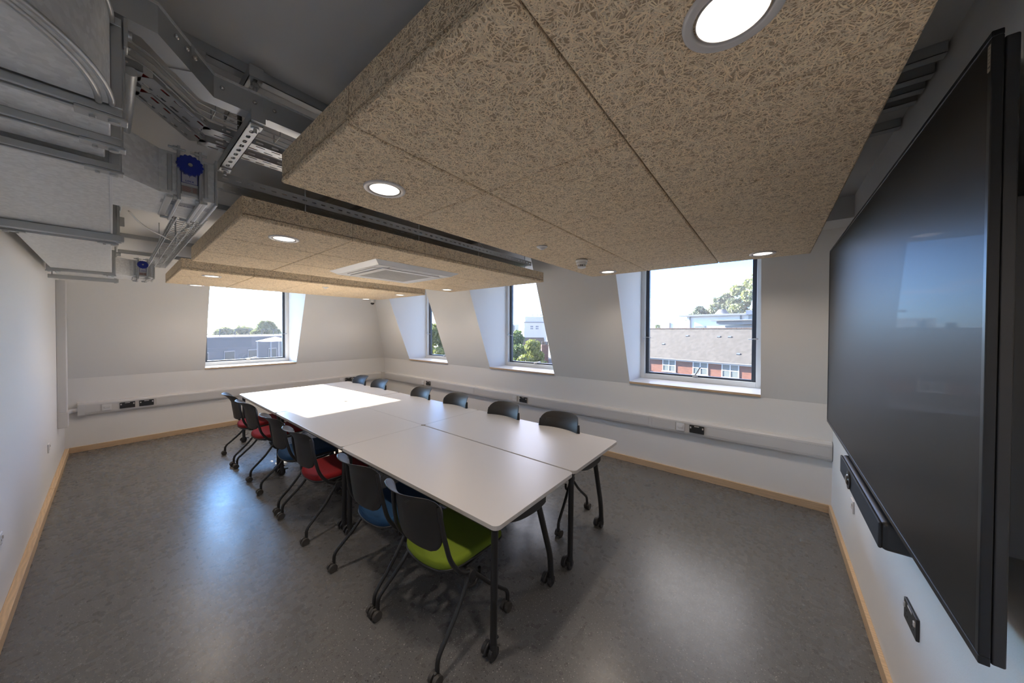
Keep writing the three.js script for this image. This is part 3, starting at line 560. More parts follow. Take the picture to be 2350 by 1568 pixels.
// ================================================================== DADO TRUNKING
const dado = [[0.0, 0.490], [0.024, 0.492], [0.040, 0.500], [0.050, 0.515], [0.053, 0.530], [0.053, 0.533], [0.050, 0.534], [0.050, 0.629], [0.053, 0.630], [0.053, 0.634], [0.050, 0.650], [0.040, 0.664], [0.024, 0.671], [0.0, 0.673]];
{
  const a = thing('dado_trunking', 'white cable trunking along the end wall under its window', 'trunking', [0, 0, 0]);
  mesh('body', alongZ(dado.map(([p, y]) => [p, y]), 0.054, 4.48), M.pvc, a);
  mesh('cover_strip', [rbox(0.049, 0.0545, 0.537, 0.626, 0.10, 0.66, 0.001, 1), rbox(0.049, 0.0545, 0.537, 0.626, 0.97, 3.78, 0.001, 1), rbox(0.049, 0.0545, 0.537, 0.626, 4.31, 4.46, 0.001, 1)], M.pvc, a);
  mesh('elbow', [alongZ([[0, 0.480], [0.045, 0.484], [0.062, 0.51], [0.062, 0.652], [0.045, 0.679], [0, 0.683]], 4.44, 4.50), pipe([V(0.03, 0.58, 4.49), V(0.03, 0.58, 4.56), V(0.10, 0.58, 4.58), V(0.30, 0.58, 4.58)], 0.03, 0.05)], M.pvc, a);
  const b = thing('dado_trunking', 'white cable trunking along the wall under the three windows', 'trunking', [0, 0, 0]);
  mesh('body', alongX(dado, 0.0, L - 0.006), M.pvc, b);
  for (const [x0, x1] of [[0.12, 1.60], [1.95, 3.18], [3.22, 4.10], [4.42, 6.25], [6.29, 6.55], [6.87, L - 0.02]]) mesh('cover_strip', rbox(x0, x1, 0.537, 0.626, 0.049, 0.0545, 0.001, 1), M.pvc, b);
  for (const x of [3.20, 6.27]) mesh('joint_cover', alongX(dado.map(([p, y]) => [p ? p + 0.003 : 0, y + (y < 0.58 ? -0.003 : 0.003)]), x - 0.016, x + 0.016), M.pvc, b);
  mesh('corner_joint', standing([[0, 0], [0.10, 0], [0.10, 0.056], [0.056, 0.056], [0.056, 0.10], [0, 0.10]], 0.486, 0.677), M.pvc, b);
  mesh('end_cap', alongX(dado.map(([p, y]) => [p, y]), L - 0.006, L - 0.001), M.steelDark, b);
  const v = thing('vertical_trunking', 'tall white cable trunking standing in the far left corner', 'trunking', [0.86, 0, W]);
  mesh('channel', rbox(-0.10, 0.04, 0.70, 2.27, -0.070, 0, 0.006), M.pvc, v);
  mesh('bottom_section', rbox(-0.105, 0.044, 0.52, 0.70, -0.075, 0, 0.006), M.pvc, v);
  const place = (kind, label, p, wall) => outlet(kind === 'data' ? 'data_outlet' : 'wall_socket', label, wall === 'A' ? [0.0545, 0.582, p] : [p, 0.582, 0.0545], wall === 'A' ? PI / 2 : 0, kind);
  place('data', 'white data outlet on the end wall trunking, left of two black sockets', 4.252, 'A');
  place('double', 'black double socket, left of the pair on the trunking near the left corner', 4.062, 'A');
  place('double', 'black double socket, right of the pair on the trunking near the left corner', 3.876, 'A');
  place('double', 'black double socket, left of the pair behind the chairs near the room corner', 0.886, 'A');
  place('double', 'black double socket, right of the pair behind the chairs near the room corner', 0.725, 'A');
  place('data', 'tiny white data outlet on the end wall trunking by the room corner', 1.04, 'A');
  place('data', 'white data outlet on the window wall trunking under the farthest window', 1.655, 'B');
  place('double', 'black double socket on the window wall trunking under the farthest window', 1.840, 'B');
  place('data', 'white data outlet on the window wall trunking under the middle window', 4.150, 'B');
  place('double', 'black double socket on the window wall trunking under the middle window', 4.320, 'B');
  place('data', 'white data outlet on the window wall trunking under the right hand window', 6.605, 'B');
  place('double', 'black double socket on the window wall trunking under the right hand window', 6.772, 'B');
}

// ================================================================== DUCTS AND SERVICES
const DY0 = 2.25, DY1 = 2.455, DZ0 = 4.192, DZ1 = 4.54;
{
  const d = thing('air_duct', 'large galvanised rectangular air duct along the top of the left wall', 'duct', [0, 0, 0]);
  const sec = (x0, x1, i = 0) => metric(rbox(x0, x1, DY0 + i, DY1 - i, DZ0 + i, DZ1 - i, 0.004, 2));
  for (const [a, b] of [[1.80, 2.30], [2.36, 4.20], [4.26, 5.66]]) mesh('duct_section', sec(a, b), M.zinc, d);
  mesh('duct_section', sec(5.70, 5.90, 0.012), M.zinc, d);
  mesh('duct_section', sec(5.93, 6.11), M.zinc, d);
  const P = 0.024, frame = (x0, x1, p, inner = 0.001) => [rbox(x0, x1, DY0 - p, DY0 + inner, DZ0 - p, DZ1 + p, 0.0025), rbox(x0, x1, DY1 - inner, DY1 + p, DZ0 - p, DZ1 + p, 0.0025), rbox(x0, x1, DY0, DY1, DZ0 - p, DZ0 + inner, 0.0025), rbox(x0, x1, DY0, DY1, DZ1 - inner, DZ1 + p, 0.0025)];
  for (const [x, w] of [[2.33, 0.013], [4.23, 0.013], [5.68, 0.017], [5.915, 0.017], [6.12, 0.017]]) {
    const fl = mesh('flange', [...frame(x - w, x - w + 0.009, P - 0.004), ...frame(x - 0.0025, x + 0.0025, P), ...frame(x + w - 0.009, x + w, P - 0.004), ...frame(x - w + 0.004, x + w - 0.004, P - 0.013)], M.zincPlain, d);
    const cor = [];
    for (const near of [1, 0]) {
      const z0 = near ? DZ0 - P - 0.004 : DZ1 - 0.055, z1 = near ? DZ0 + 0.055 : DZ1 + P + 0.004, zb = near ? DZ0 - 0.006 : DZ1 + 0.006;
      cor.push(rbox(x - w - 0.002, x + w + 0.002, DY0 - P - 0.005, DY0 - P + 0.003, z0, z1, 0.002));
      for (const [dx, dz, rr2] of [[0, 0, 0.011], [-0.004, near ? 0.034 : -0.034, 0.006]]) cor.push(cyl(V(x + dx, DY0 - P - 0.003, zb + dz), V(x + dx, DY0 - P - 0.011, zb + dz), rr2, rr2 * 0.9, 12));
    }
    cor.push(rbox(x - w - 0.002, x + w + 0.002, DY1 - 0.045, DY1 + P + 0.004, DZ0 - P - 0.005, DZ0 - P + 0.003, 0.002), cyl(V(x, DY1 - 0.004, DZ0 - P), V(x, DY1 - 0.004, DZ0 - P - 0.012), 0.012, 0.012, 12), cyl(V(x, DY1 - 0.036, DZ0 - P), V(x, DY1 - 0.036, DZ0 - P - 0.009), 0.005, 0.005, 8));
    mesh('flange_corner', cor, M.zincPlain, fl);
  }
  // bend into the left wall
  const cx = 6.145, cz = 4.645, Ro = 0.453, Ri = 0.105, s = new THREE.Shape(); s.absarc(cx, cz, Ro, -PI / 2, -0.08, false); s.absarc(cx, cz, Ri, -0.08, -PI / 2, true); s.closePath();
  const bend = mesh('duct_bend', [metric(toCreasedNormals(standing(s, DY0, DY1, 40), 0.5))], M.zinc, d);
  const arc = (r, y) => { const p = []; for (let i = 0; i <= 24; i++) { const a = -PI / 2 + (PI / 2 - 0.08) * i / 24; p.push(V(cx + r * Math.cos(a), y, cz + r * Math.sin(a))); } return smoothPipe(p, 0.006, 48, 8); };
  mesh('seam', [arc(Ro + 0.002, DY0 + 0.002), arc(Ro + 0.002, DY1), arc(Ro - 0.018, DY0 - 0.001)], M.zincPlain, bend);
  // sealed joint and support angle at the back edge
  mesh('edge_seam', [rbox(4.26, 5.64, DY0 - 0.003, DY0 + 0.004, DZ0 - 0.004, DZ0 + 0.004, 0.001, 1)], M.tape, d);
}
const strut = (x0, x1, y, z0, z1) => { // plain channel, open side up
  const alongx = Math.abs(x1 - x0) > Math.abs(z1 - z0), t = 0.0025, h = 0.036;
  return alongx ? [box(x0, x1, y, y + t, z0, z1), box(x0, x1, y, y + h, z0, z0 + t), box(x0, x1, y, y + h, z1 - t, z1)] : [box(x0, x1, y, y + t, z0, z1), box(x0, x0 + t, y, y + h, z0, z1), box(x1 - t, x1, y, y + h, z0, z1)];
};
{ // duct bearers with their rods
  for (const [x, lab] of [[4.42, 'galvanised strut carrying the left wall duct, nearer one'], [1.76, 'galvanised strut carrying the left wall duct, at its far end']]) {
    const t = thing('duct_bearer', lab, 'bracket', [x, DY0 - 0.036, 4.38]);
    mesh('strut', [rbox(-0.02, 0.02, -0.004, 0.034, -0.235, 0.215, 0.003), box(-0.010, 0.010, -0.0045, -0.002, -0.23, 0.21)], M.zincPlain, t);
    mesh('rod', [cyl(V(0, 0, -0.214), V(0, CEIL - DY0 + 0.036, -0.214), 0.005, 0.005, 8), cyl(V(0, 0.034, -0.214), V(0, 0.046, -0.214), 0.011, 0.011, 6)], M.zincPlain, t);
    mesh('rod', [cyl(V(0, 0, 0.19), V(0, CEIL - DY0 + 0.036, 0.19), 0.005, 0.005, 8), cyl(V(0, -0.012, -0.214), V(0, -0.004, -0.214), 0.011, 0.011, 6)], M.zincPlain, t);
  }
}
const knobLabel = std({ roughness: 0.5, map: printed(128, 160, (c, w, h) => { c.fillStyle = '#1d2f86'; c.fillRect(0, 0, w, h); c.fillStyle = '#b9b9c4'; c.fillRect(5, 5, w - 10, h - 10); c.strokeStyle = '#30323c'; c.lineWidth = 3; for (const a of [-0.9, 0, 0.9]) { c.beginPath(); c.moveTo(w / 2 + Math.sin(a) * 46, 40 + Math.cos(a) * 30); c.lineTo(w / 2 + Math.sin(a) * 62, 44 + Math.cos(a) * 52); c.stroke(); } c.fillStyle = '#25378f'; c.font = 'bold 26px sans-serif'; c.textAlign = 'center'; c.fillText('LOCK', w / 2, 144); }) });
const redLabel = std({ roughness: 0.5, map: printed(160, 80, (c, w, h) => { c.fillStyle = '#8e8b86'; c.fillRect(0, 0, w, h); c.fillStyle = '#8c4a47'; for (let i = 0; i < 6; i++) { c.fillRect(8, 9 + i * 11, 70 + (i * 13) % 20, 4); c.fillRect(108, 9 + i * 11, 40, 4); } }) });
const barLabel = std({ roughness: 0.5, map: printed(160, 160, (c, w, h) => { c.fillStyle = '#aeb0b6'; c.fillRect(0, 0, w, h); c.fillStyle = '#4a4d63'; for (let i = 0; i < 22; i++) c.fillRect(60 + i * 4, 8, (i * 7) % 3 + 1, 44); for (let i = 0; i < 6; i++) c.fillRect(14, 70 + i * 12, 70 + (i * 29) % 50, 3); }) });
function makeBranch() { // origin on the duct side, x along the duct, runs towards -z
  const t = thing('duct_branch', 'galvanised branch duct with a large damper and blue turning knob, near the camera', 'duct', [5.63, DY0, DZ0]);
  mesh('connector', metric(standing([[0, 0], [-0.49, 0], [-0.50, -0.12], [-0.125, -0.12]].map(([a, b]) => [a, b]), 0, 0.172)), M.zinc, t);
  mesh('damper_body', metric(rbox(-0.50, -0.125, 0.0, 0.172, -0.285, -0.118, 0.003)), M.zinc, t);
  mesh('stiffener', [rbox(-0.128, -0.118, 0.012, 0.160, -0.156, -0.142, 0.003), rbox(-0.128, -0.118, 0.012, 0.160, -0.262, -0.250, 0.003), rbox(-0.49, -0.14, -0.010, 0.004, -0.160, -0.138, 0.004), rbox(-0.49, -0.14, -0.010, 0.004, -0.264, -0.246, 0.004)], M.zincPlain, t);
  for (const z of [-0.174, -0.238]) mesh('clamp_bar', [rbox(-0.122, -0.108, -0.02, 0.20, z - 0.005, z + 0.005, 0.002), rbox(-0.50, -0.10, -0.022, -0.004, z - 0.005, z + 0.005, 0.002), cyl(V(-0.112, 0.186, z - 0.02), V(-0.112, 0.186, z + 0.03), 0.005, 0.005, 8), cyl(V(-0.112, 0.186, z + 0.006), V(-0.112, 0.186, z + 0.016), 0.010, 0.010, 6), cyl(V(-0.112, -0.014, z + 0.006), V(-0.112, -0.014, z + 0.016), 0.010, 0.010, 6), cyl(V(-0.48, -0.014, z - 0.012), V(-0.48, -0.014, z + 0.03), 0.006, 0.006, 6)], M.zincPlain, t);
  mesh('end_flange', [rbox(-0.51, -0.110, -0.012, 0.184, -0.292, -0.284, 0.002)], M.zincPlain, t);
  mesh('inspection_plate', rbox(-0.126, -0.116, 0.01, 0.166, -0.232, -0.180, 0.002), M.zincPlain, t);
  const ks = new THREE.Shape(); for (let i = 0; i <= 96; i++) { const a = i / 96 * PI * 2, r = 0.037 + 0.0022 * Math.cos(a * 16); i ? ks.lineTo(Math.cos(a) * r, Math.sin(a) * r) : ks.moveTo(r, 0); }
  const k = mesh('knob', new THREE.ExtrudeGeometry(ks, { depth: 0.016, bevelEnabled: true, bevelSize: 0.002, bevelThickness: 0.002, bevelSegments: 2 }).rotateY(PI / 2).translate(-0.113, 0.128, -0.206), M.knob, t);
  mesh('screw', cyl(V(-0.096, 0.128, -0.206), V(-0.091, 0.128, -0.206), 0.009, 0.007, 12), M.chrome, k);
  mesh('dial_label', new THREE.PlaneGeometry(0.050, 0.064).rotateY(PI / 2).translate(-0.1155, 0.088, -0.206), knobLabel, t);
  mesh('warning_label', new THREE.PlaneGeometry(0.050, 0.026).rotateY(PI / 2).translate(-0.1155, 0.032, -0.206), redLabel, t);
  mesh('product_label', new THREE.PlaneGeometry(0.15, 0.06).rotateX(PI / 2).rotateY(-PI / 2).rotateX(0).translate(-0.25, -0.001, -0.206), barLabel, t);
  return t;
}
{
  const b = makeBranch();
  copy(b, [2.33, DY0, DZ0], 0, 'galvanised branch duct with a small blue damper knob, at the duct far end');
}
// pressed steel channel following a path in plan
function channelPath(pts, w, y0, y1) {
  const L0 = [], R0 = [];
  pts.forEach(([x, z], i) => {
    const a = pts[Math.max(0, i - 1)], b = pts[Math.min(pts.length - 1, i + 1)], d0 = new THREE.Vector2(x - a[0], z - a[1]), d1 = new THREE.Vector2(b[0] - x, b[1] - z); if (!i) d0.copy(d1); if (i === pts.length - 1) d1.copy(d0);
    d0.normalize(); d1.normalize(); const n = new THREE.Vector2(-(d0.y + d1.y), d0.x + d1.x).normalize(), k = w / 2 / Math.max(0.4, n.dot(new THREE.Vector2(-d0.y, d0.x)));
    L0.push([x + n.x * k, z + n.y * k]); R0.push([x - n.x * k, z - n.y * k]);
  });
  return toCreasedNormals(standing([...L0, ...R0.reverse()], y0, y1), 0.3);
}
{
  const t = thing('cable_trunking', 'square galvanised steel cable trunking with two bends hung near the left ceiling', 'trunking', [0, 0, 0]);
  const path = [[5.905, 2.7], [5.905, 3.985], [6.105, 4.125], [6.135, W - 0.01]];
  mesh('channel', metric(channelPath(path, 0.052, 2.487, 2.562)), M.zincPlain, t);
  mesh('lid', metric(channelPath(path, 0.058, 2.562, 2.570)), M.zinc, t);
  mesh('coupler', channelPath([[5.905, 3.82], [5.905, 3.835]], 0.056, 2.484, 2.571), M.zincPlain, t); mesh('coupler', channelPath([[6.0, 4.05], [6.012, 4.0585]], 0.056, 2.484, 2.571), M.zincPlain, t);
  const sc = []; for (const [x, z] of [[5.933, 3.80], [5.933, 3.86], [5.933, 3.95], [6.03, 4.028], [6.058, 4.048], [6.09, 4.072]]) sc.push(new THREE.SphereGeometry(0.007, 10, 6).translate(x, 2.53, z));
  mesh('screws', sc, M.chrome, t);
}
function slotted(len, w, slots) { // perforated strip lying in x (length) and z (width)
  const s = shapeOf([[0, -w / 2], [len, -w / 2], [len, w / 2], [0, w / 2]]);
  for (const [x, z, l, h] of slots) { const p = new THREE.Path(); p.moveTo(x + h / 2, z - h / 2); p.lineTo(x + l - h / 2, z - h / 2); p.absarc(x + l - h / 2, z, h / 2, -PI / 2, PI / 2, false); p.lineTo(x + h / 2, z + h / 2); p.absarc(x + h / 2, z, h / 2, PI / 2, PI * 1.5, false); s.holes.push(p); }
  return s;
}
function trayRun(a, b, w, h = 0.025) { // a, b are [x, z]; bottom at y = 0
  const len = Math.hypot(b[0] - a[0], b[1] - a[1]), slots = [];
  for (let x = 0.02; x + 0.04 < len; x += 0.055) { slots.push([x, -w * 0.27, 0.034, 0.008], [x + 0.02 < len - 0.05 ? x + 0.02 : x, w * 0.27, 0.034, 0.008]); }
  const bot = new THREE.ExtrudeGeometry(slotted(len, w, slots), { depth: 0.0015, bevelEnabled: false, curveSegments: 4 }).rotateX(PI / 2).translate(0, 0.0015, 0);
  const sideS = []; for (let x = 0.03; x + 0.04 < len; x += 0.055) sideS.push([x, 0, 0.026, 0.007]);
  const side = (z) => new THREE.ExtrudeGeometry(slotted(len, h, sideS), { depth: 0.0015, bevelEnabled: false, curveSegments: 4 }).translate(0, h / 2, z);
  return join([bot, side(-w / 2), side(w / 2 - 0.0015)]).rotateY(-Math.atan2(b[1] - a[1], b[0] - a[0])).translate(a[0], 0, a[1]);
}
{
  const mk = (label, pts, w, cable) => {
    const t = thing('cable_tray', label, 'cable tray', [0, 2.490, 0]);
    for (let i = 0; i < pts.length - 1; i++) mesh('tray_length', trayRun(pts[i], pts[i + 1], w), M.zincPlain, t);
    const c = thing('cable', 'red fire alarm cable lying in the ' + cable, 'cable', [0, 0, 0]);
    mesh('sheath', smoothPipe(pts.map(([x, z], i) => V(x + 0.008 * (i % 2 ? 1 : -1), 2.501, z)), 0.007, 60, 8), M.cableRed, c);
  };
  mk('narrow perforated cable tray beside the steel trunking, right hand one of two', [[5.655, 2.7], [5.655, 3.965], [5.865, 4.13], [5.90, W - 0.02]], 0.062, 'right hand perforated tray');
  mk('narrow perforated cable tray beside the steel trunking, left hand one of two', [[5.525, 2.7], [5.525, 3.96], [5.765, 4.13], [5.80, W - 0.02]], 0.062, 'left hand perforated tray');
  const w = thing('cable_tray', 'wide perforated cable tray lying above the middle ceiling raft', 'cable tray', [0, 2.505, 0]);
  mesh('tray_length', trayRun([4.99, 3.84], [4.99, 0.9], 0.16, 0.05), M.zincPlain, w);
}
{ // hanger frame: two punched struts and rods
  const t = thing('hanger_frame', 'bright punched strut hanger on threaded rods, holding the trunking and trays', 'bracket', [0, 0, 0]);
  const punched = (x0, x1, y, z, nm) => {
    const len = x1 - x0, sl = []; for (let x = 0.03; x + 0.03 < len; x += 0.05) sl.push([x, 0, 0.026, 0.013]);
    mesh(nm, [new THREE.ExtrudeGeometry(slotted(len, 0.041, sl), { depth: 0.0025, bevelEnabled: false, curveSegments: 6 }).rotateX(PI / 2).translate(x0, y + 0.0025, z), box(x0, x1, y, y + 0.038, z - 0.0205, z - 0.018), box(x0, x1, y, y + 0.038, z + 0.018, z + 0.0205), box(x1 - 0.002, x1 + 0.001, y - 0.001, y + 0.04, z - 0.021, z + 0.021)], M.zincPlain, t);
  };
  punched(5.38, 5.965, 2.448, 3.857, 'lower_strut');
  punched(5.55, 5.965, 2.602, 3.862, 'upper_strut');
  for (const x of [5.925, 5.42]) mesh('rod', [cyl(V(x, 2.42, 3.858), V(x, 2.645, 3.858), 0.0055, 0.0055, 10), cyl(V(x, 2.436, 3.858), V(x, 2.448, 3.858), 0.013, 0.013, 6), rbox(x - 0.02, x + 0.02, 2.441, 2.447, 3.838, 3.878, 0.001), cyl(V(x, 2.59, 3.858), V(x, 2.602, 3.858), 0.013, 0.013, 6)], M.zincPlain, t);
}
{ // rails fixed to the ceiling
  const rail = (label, x0, x1, z0, z1) => { const t = thing('strut_rail', label, 'rail', [0, 0, 0]); mesh('channel', [...strut(x0, x1, CEIL - 0.040, z0, z1), Math.abs(x1 - x0) > Math.abs(z1 - z0) ? box(x0, x1, CEIL - 0.004, CEIL - 0.0005, z0, z1) : box(x0, x1, CEIL - 0.004, CEIL - 0.0005, z0, z1)], M.zincPlain, t); return t; };
  const a = rail('long dark ceiling rail running over the near raft from beside the duct', 5.855, 5.897, 0.75, 4.085);
  mesh('rail_clip', [rbox(5.853, 5.899, 2.628, 2.648, 3.985, 4.035, 0.003), cyl(V(5.876, 2.600, 4.01), V(5.876, 2.632, 4.01), 0.011, 0.011, 10)], M.zincPlain, a);
  rail('dark ceiling rail crossing beyond the far end of the duct, nearer one', 2.20, 2.24, 1.2, 4.16);
  rail('dark ceiling rail crossing beyond the far end of the duct, farther one', 1.10, 1.14, 1.2, 4.15);
  rail('dark ceiling rail crossing behind the near damper', 4.00, 4.04, 3.3, 4.18);
  [[2.41], [2.297], [2.205], [2.118], [1.906]].forEach(([z], i) => rail('short ceiling rail ending at the screen wall above the television, ' + ['nearest the camera', 'second from the camera', 'third from the camera', 'fourth from the camera', 'farthest one'][i], 6.9, L - 0.006, z - 0.0205, z + 0.0205));
  [[3.19, 'left hand one'], [2.96, 'second from the left'], [1.70, 'right hand one']].forEach(([z, q]) => rail('dark ceiling rail above the middle raft, ' + q, 3.3, 5.7, z - 0.02, z + 0.02));
}
{ // round conduit along the duct
  const t = thing('conduit', 'round galvanised conduit running beside the left wall duct near the ceiling', 'pipe', [0, 0, 0]);
  mesh('tube', pipe([V(6.06, 2.395, 4.157), V(4.0, 2.50, 4.160), V(3.4, 2.60, 4.165), V(1.05, 2.62, 4.158)], 0.0125, 0.2), M.zincPlain, t);
  mesh('saddle', [rbox(3.04, 3.06, 2.58, 2.66, 4.12, 4.20, 0.004), rbox(1.10, 1.12, 2.60, 2.66, 4.12, 4.20, 0.004), rbox(4.6, 4.63, 2.44, 2.51, 4.13, 4.18, 0.004)], M.zincPlain, t);
}
{ // wire basket with cables, beside the middle and far rafts
  const t = thing('wire_basket', 'galvanised wire basket cable tray running beside the middle raft towards the end wall', 'cable tray', [0, 2.30, 3.915]), w = [], x0 = 2.75, x1 = 4.98, z0 = -0.055, z1 = 0.055, h = 0.055, r = 0.0022;
  for (const [y, z] of [[0, z0], [0, -0.018], [0, 0.018], [0, z1], [h * 0.5, z0], [h * 0.5, z1], [h, z0], [h, z1]]) w.push(cyl(V(x0, y, z), V(x1, y, z), r, r, 6));
  for (let x = x0 + 0.02; x < x1; x += 0.05) w.push(pipe([V(x, h, z0), V(x, 0, z0), V(x, 0, z1), V(x, h, z1)], r, 0.012, 5, false));
  mesh('wires', w, M.zincPlain, t);
  for (const x of [4.2, 3.0]) mesh('hanger_rod', cyl(V(x, 0, 0), V(x, CEIL - 2.30, 0), 0.004, 0.004, 8), M.zincPlain, t);
  const c = thing('cable', 'thin white cable drooping from the near damper to the wire basket', 'cable', [0, 0, 0]);
  mesh('sheath', smoothPipe([V(5.05, 2.255, 4.141), V(4.95, 2.238, 4.11), V(4.80, 2.242, 4.075), V(4.40, 2.285, 3.98), V(3.98, 2.335, 3.905), V(3.6, 2.325, 3.90)], 0.004, 60, 8), M.cableWhite, c);
  const e = thing('cable', 'bundle of white cables lying in the wire basket', 'cable', [0, 0, 0]);
  mesh('sheath', [0, 1, 2].map((k) => smoothPipe([0, 1, 2, 3, 4, 5].map((i) => V(2.8 + i * 0.42, 2.312 + 0.004 * k, 3.90 + 0.02 * Math.sin(i * 2.1 + k * 2))), 0.0045, 60, 6)), M.cableWhite, e);
}
{ // thin basket between trunking and trays, with a dark strap
  const t = thing('wire_basket', 'narrow wire cable basket between the steel trunking and the perforated trays', 'cable tray', [0, 2.50, 0]), w = [];
  for (const [o, y] of [[-0.04, 0], [0, 0], [0.04, 0], [-0.04, 0.04], [0.04, 0.04]]) w.push(pipe([V(5.775 + o, y, 2.7), V(5.775 + o, y, 3.985), V(5.985 + o, y, 4.14), V(6.02 + o, y, W - 0.02)], 0.002, 0.04, 5, false));
  for (let z = 2.75; z < 3.97; z += 0.1) w.push(pipe([V(5.735, 0.04, z), V(5.735, 0, z), V(5.815, 0, z), V(5.815, 0.04, z)], 0.002, 0.01, 5, false));
  mesh('wires', w, M.zincPlain, t);
  mesh('strap', [rbox(5.75, 5.79, -0.02, 0.05, 3.868, 3.876, 0.002)], M.cableBlack, t);
  const c = thing('cable', 'curving white cable dropping to the middle raft', 'cable', [0, 0, 0]);
  mesh('sheath', smoothPipe([V(4.95, 2.66, 1.75), V(5.00, 2.58, 1.70), V(5.02, 2.50, 1.72), V(5.00, 2.44, 1.78)], 0.006, 30, 8), M.cableWhite, c);
}

// ================================================================== OUTDOORS
function leafCard(size) { const g = new THREE.PlaneGeometry(size, size * 0.7, 2, 1), p = g.attributes.position; for (let i = 0; i < p.count; i++) p.setZ(i, -Math.abs(p.getX(i)) * 0.5); g.computeVertexNormals(); return g; }
function tree(label, [x, y, z], blobs, leaf, mat, count, trunkTo, group) {
  const t = thing('tree', label, 'tree', [x, y, z], 0, group), m = new THREE.InstancedMesh(leafCard(leaf), mat, count), o = new THREE.Object3D();
  const total = blobs.reduce((s, b) => s + b[3] ** 2, 0);
  let i = 0;
  for (const [bx, by, bz, br] of blobs) {
    const k = Math.round(count * br * br / total);
    for (let j = 0; j < k && i < count; j++, i++) { const d = V(rr(-1, 1), rr(-1, 1), rr(-1, 1)).normalize().multiplyScalar(br * Math.pow(rr(0.35, 1.08), 0.5)); o.position.set(bx + d.x, by + d.y * 0.9, bz + d.z); o.rotation.set(rr(0, 6), rr(0, 6), rr(0, 6)); o.scale.setScalar(rr(0.6, 1.3)); o.updateMatrix(); m.setMatrixAt(i, o.matrix); }
  }
  for (; i < count; i++) m.setMatrixAt(i, o.matrix);
  m.name = 'foliage'; m.userData.kind = 'stuff'; m.castShadow = m.receiveShadow = true; t.add(m);
  const tr = [cyl(V(0, 0, 0), V(0, trunkTo, 0), trunkTo * 0.035, trunkTo * 0.02, 8)];
  for (const [bx, by, bz] of blobs.slice(0, 6)) tr.push(cyl(V(0, trunkTo * 0.6, 0), V(bx, by, bz), trunkTo * 0.014, trunkTo * 0.006, 6));
  mesh('trunk', tr, M.bark, t);
  return t;
}
const GY = -8.2;
struct('ground', metric(new THREE.BoxGeometry(2600, 0.4, 2600).translate(-700, GY - 0.2, -300)), M.asphalt);
{ // brick house with a tiled roof: x along its front, z out of the front
  const dirx = V(0.966, 0, 0.258).normalize(), turn = Math.atan2(-dirx.z, dirx.x);
  const t = thing('brick_house', 'red brick building with a grey tiled roof and white windows, outside the right hand window', 'building', [2.215, 0, -32.651], turn), x0 = -16, x1 = 14, eY = -1.30, rY = 1.92, run = 3.8;
  mesh('wall', metric(box(x0, x1, GY, eY, -2 * run + 0.5, -0.45)), M.brick, t);
  const slope = Math.hypot(run, rY - eY), ang = Math.atan2(rY - eY, run), rows = 30, tiles = [];
  for (const back of [0, 1]) {
    const parts = [];
    for (let i = 0; i < rows; i++) { const a = i / rows * slope, b = (i + 1.25) / rows * slope; parts.push(new THREE.BoxGeometry(x1 - x0 + 0.6, 0.03, b - a).rotateX(0.12).translate(0, 0.014, -(a + b) / 2)); }
    const g = metric(join(parts)).rotateX(ang).translate((x0 + x1) / 2, eY - 0.02, 0);
    if (back) g.rotateY(PI).translate(x0 + x1, 0, -2 * run);
    tiles.push(g);
  }
  const roof = mesh('roof', tiles, M.roof, t);
  mesh('roof_courses', [box(x0 - 0.3, x1 + 0.3, eY - 0.1, eY + 0.02, -2 * run + 0.1, -0.1)], M.fascia, roof);
  const ridge = []; for (let x = x0; x < x1; x += 0.45) ridge.push(new THREE.CylinderGeometry(0.11, 0.12, 0.44, 10, 1, false, 0, PI).rotateZ(PI / 2).rotateX(0).translate(x + 0.22, rY + 0.0, -run));
  mesh('ridge_tiles', ridge, M.roofBrown, roof);
  mesh('gutter', [cyl(V(x0 - 0.3, eY - 0.06, 0.02), V(x1 + 0.3, eY - 0.06, 0.02), 0.06, 0.06, 8)], M.gutter, t);
  mesh('fascia', [box(x0 - 0.3, x1 + 0.3, eY - 0.20, eY - 0.06, -0.10, -0.06)], M.fascia, t);
  for (const c of [-12.8, -9.7, -6.7, -3.67, -0.45, 2.22, 5.3, 8.4, 11.2]) {
    const w = mesh('window', [box(c - 0.72, c + 0.72, -2.76, -1.40, -0.47, -0.43), ...[-0.69, 0, 0.69].map((q) => box(c + q - 0.045, c + q + 0.045, -2.76, -1.40, -0.44, -0.38)), ...[-2.72, -2.08, -1.44].map((y) => box(c - 0.72, c + 0.72, y - 0.035, y + 0.035, -0.44, -0.39)), box(c - 0.80, c + 0.80, -2.83, -2.76, -0.46, -0.32)], M.fascia, t);
    for (const q of [-0.345, 0.345]) for (const y of [-2.40, -1.76]) mesh('pane', box(c + q - 0.30, c + q + 0.30, y - 0.285, y + 0.285, -0.432, -0.424), M.winGlass, w);
  }
  const vents = []; for (const [x, k] of [[2.9, 0.75], [-0.3, 0.74], [-1.3, 0.74], [5.0, 0.45], [-2.7, 0.25]]) vents.push(box(-0.14, 0.14, 0, 0.06, -0.05, 0.12).rotateX(ang).translate(-x, eY + k * (rY - eY) + 0.03, -k * run + 0.02));
  mesh('roof_vents', vents, M.slateBlue, roof);
}
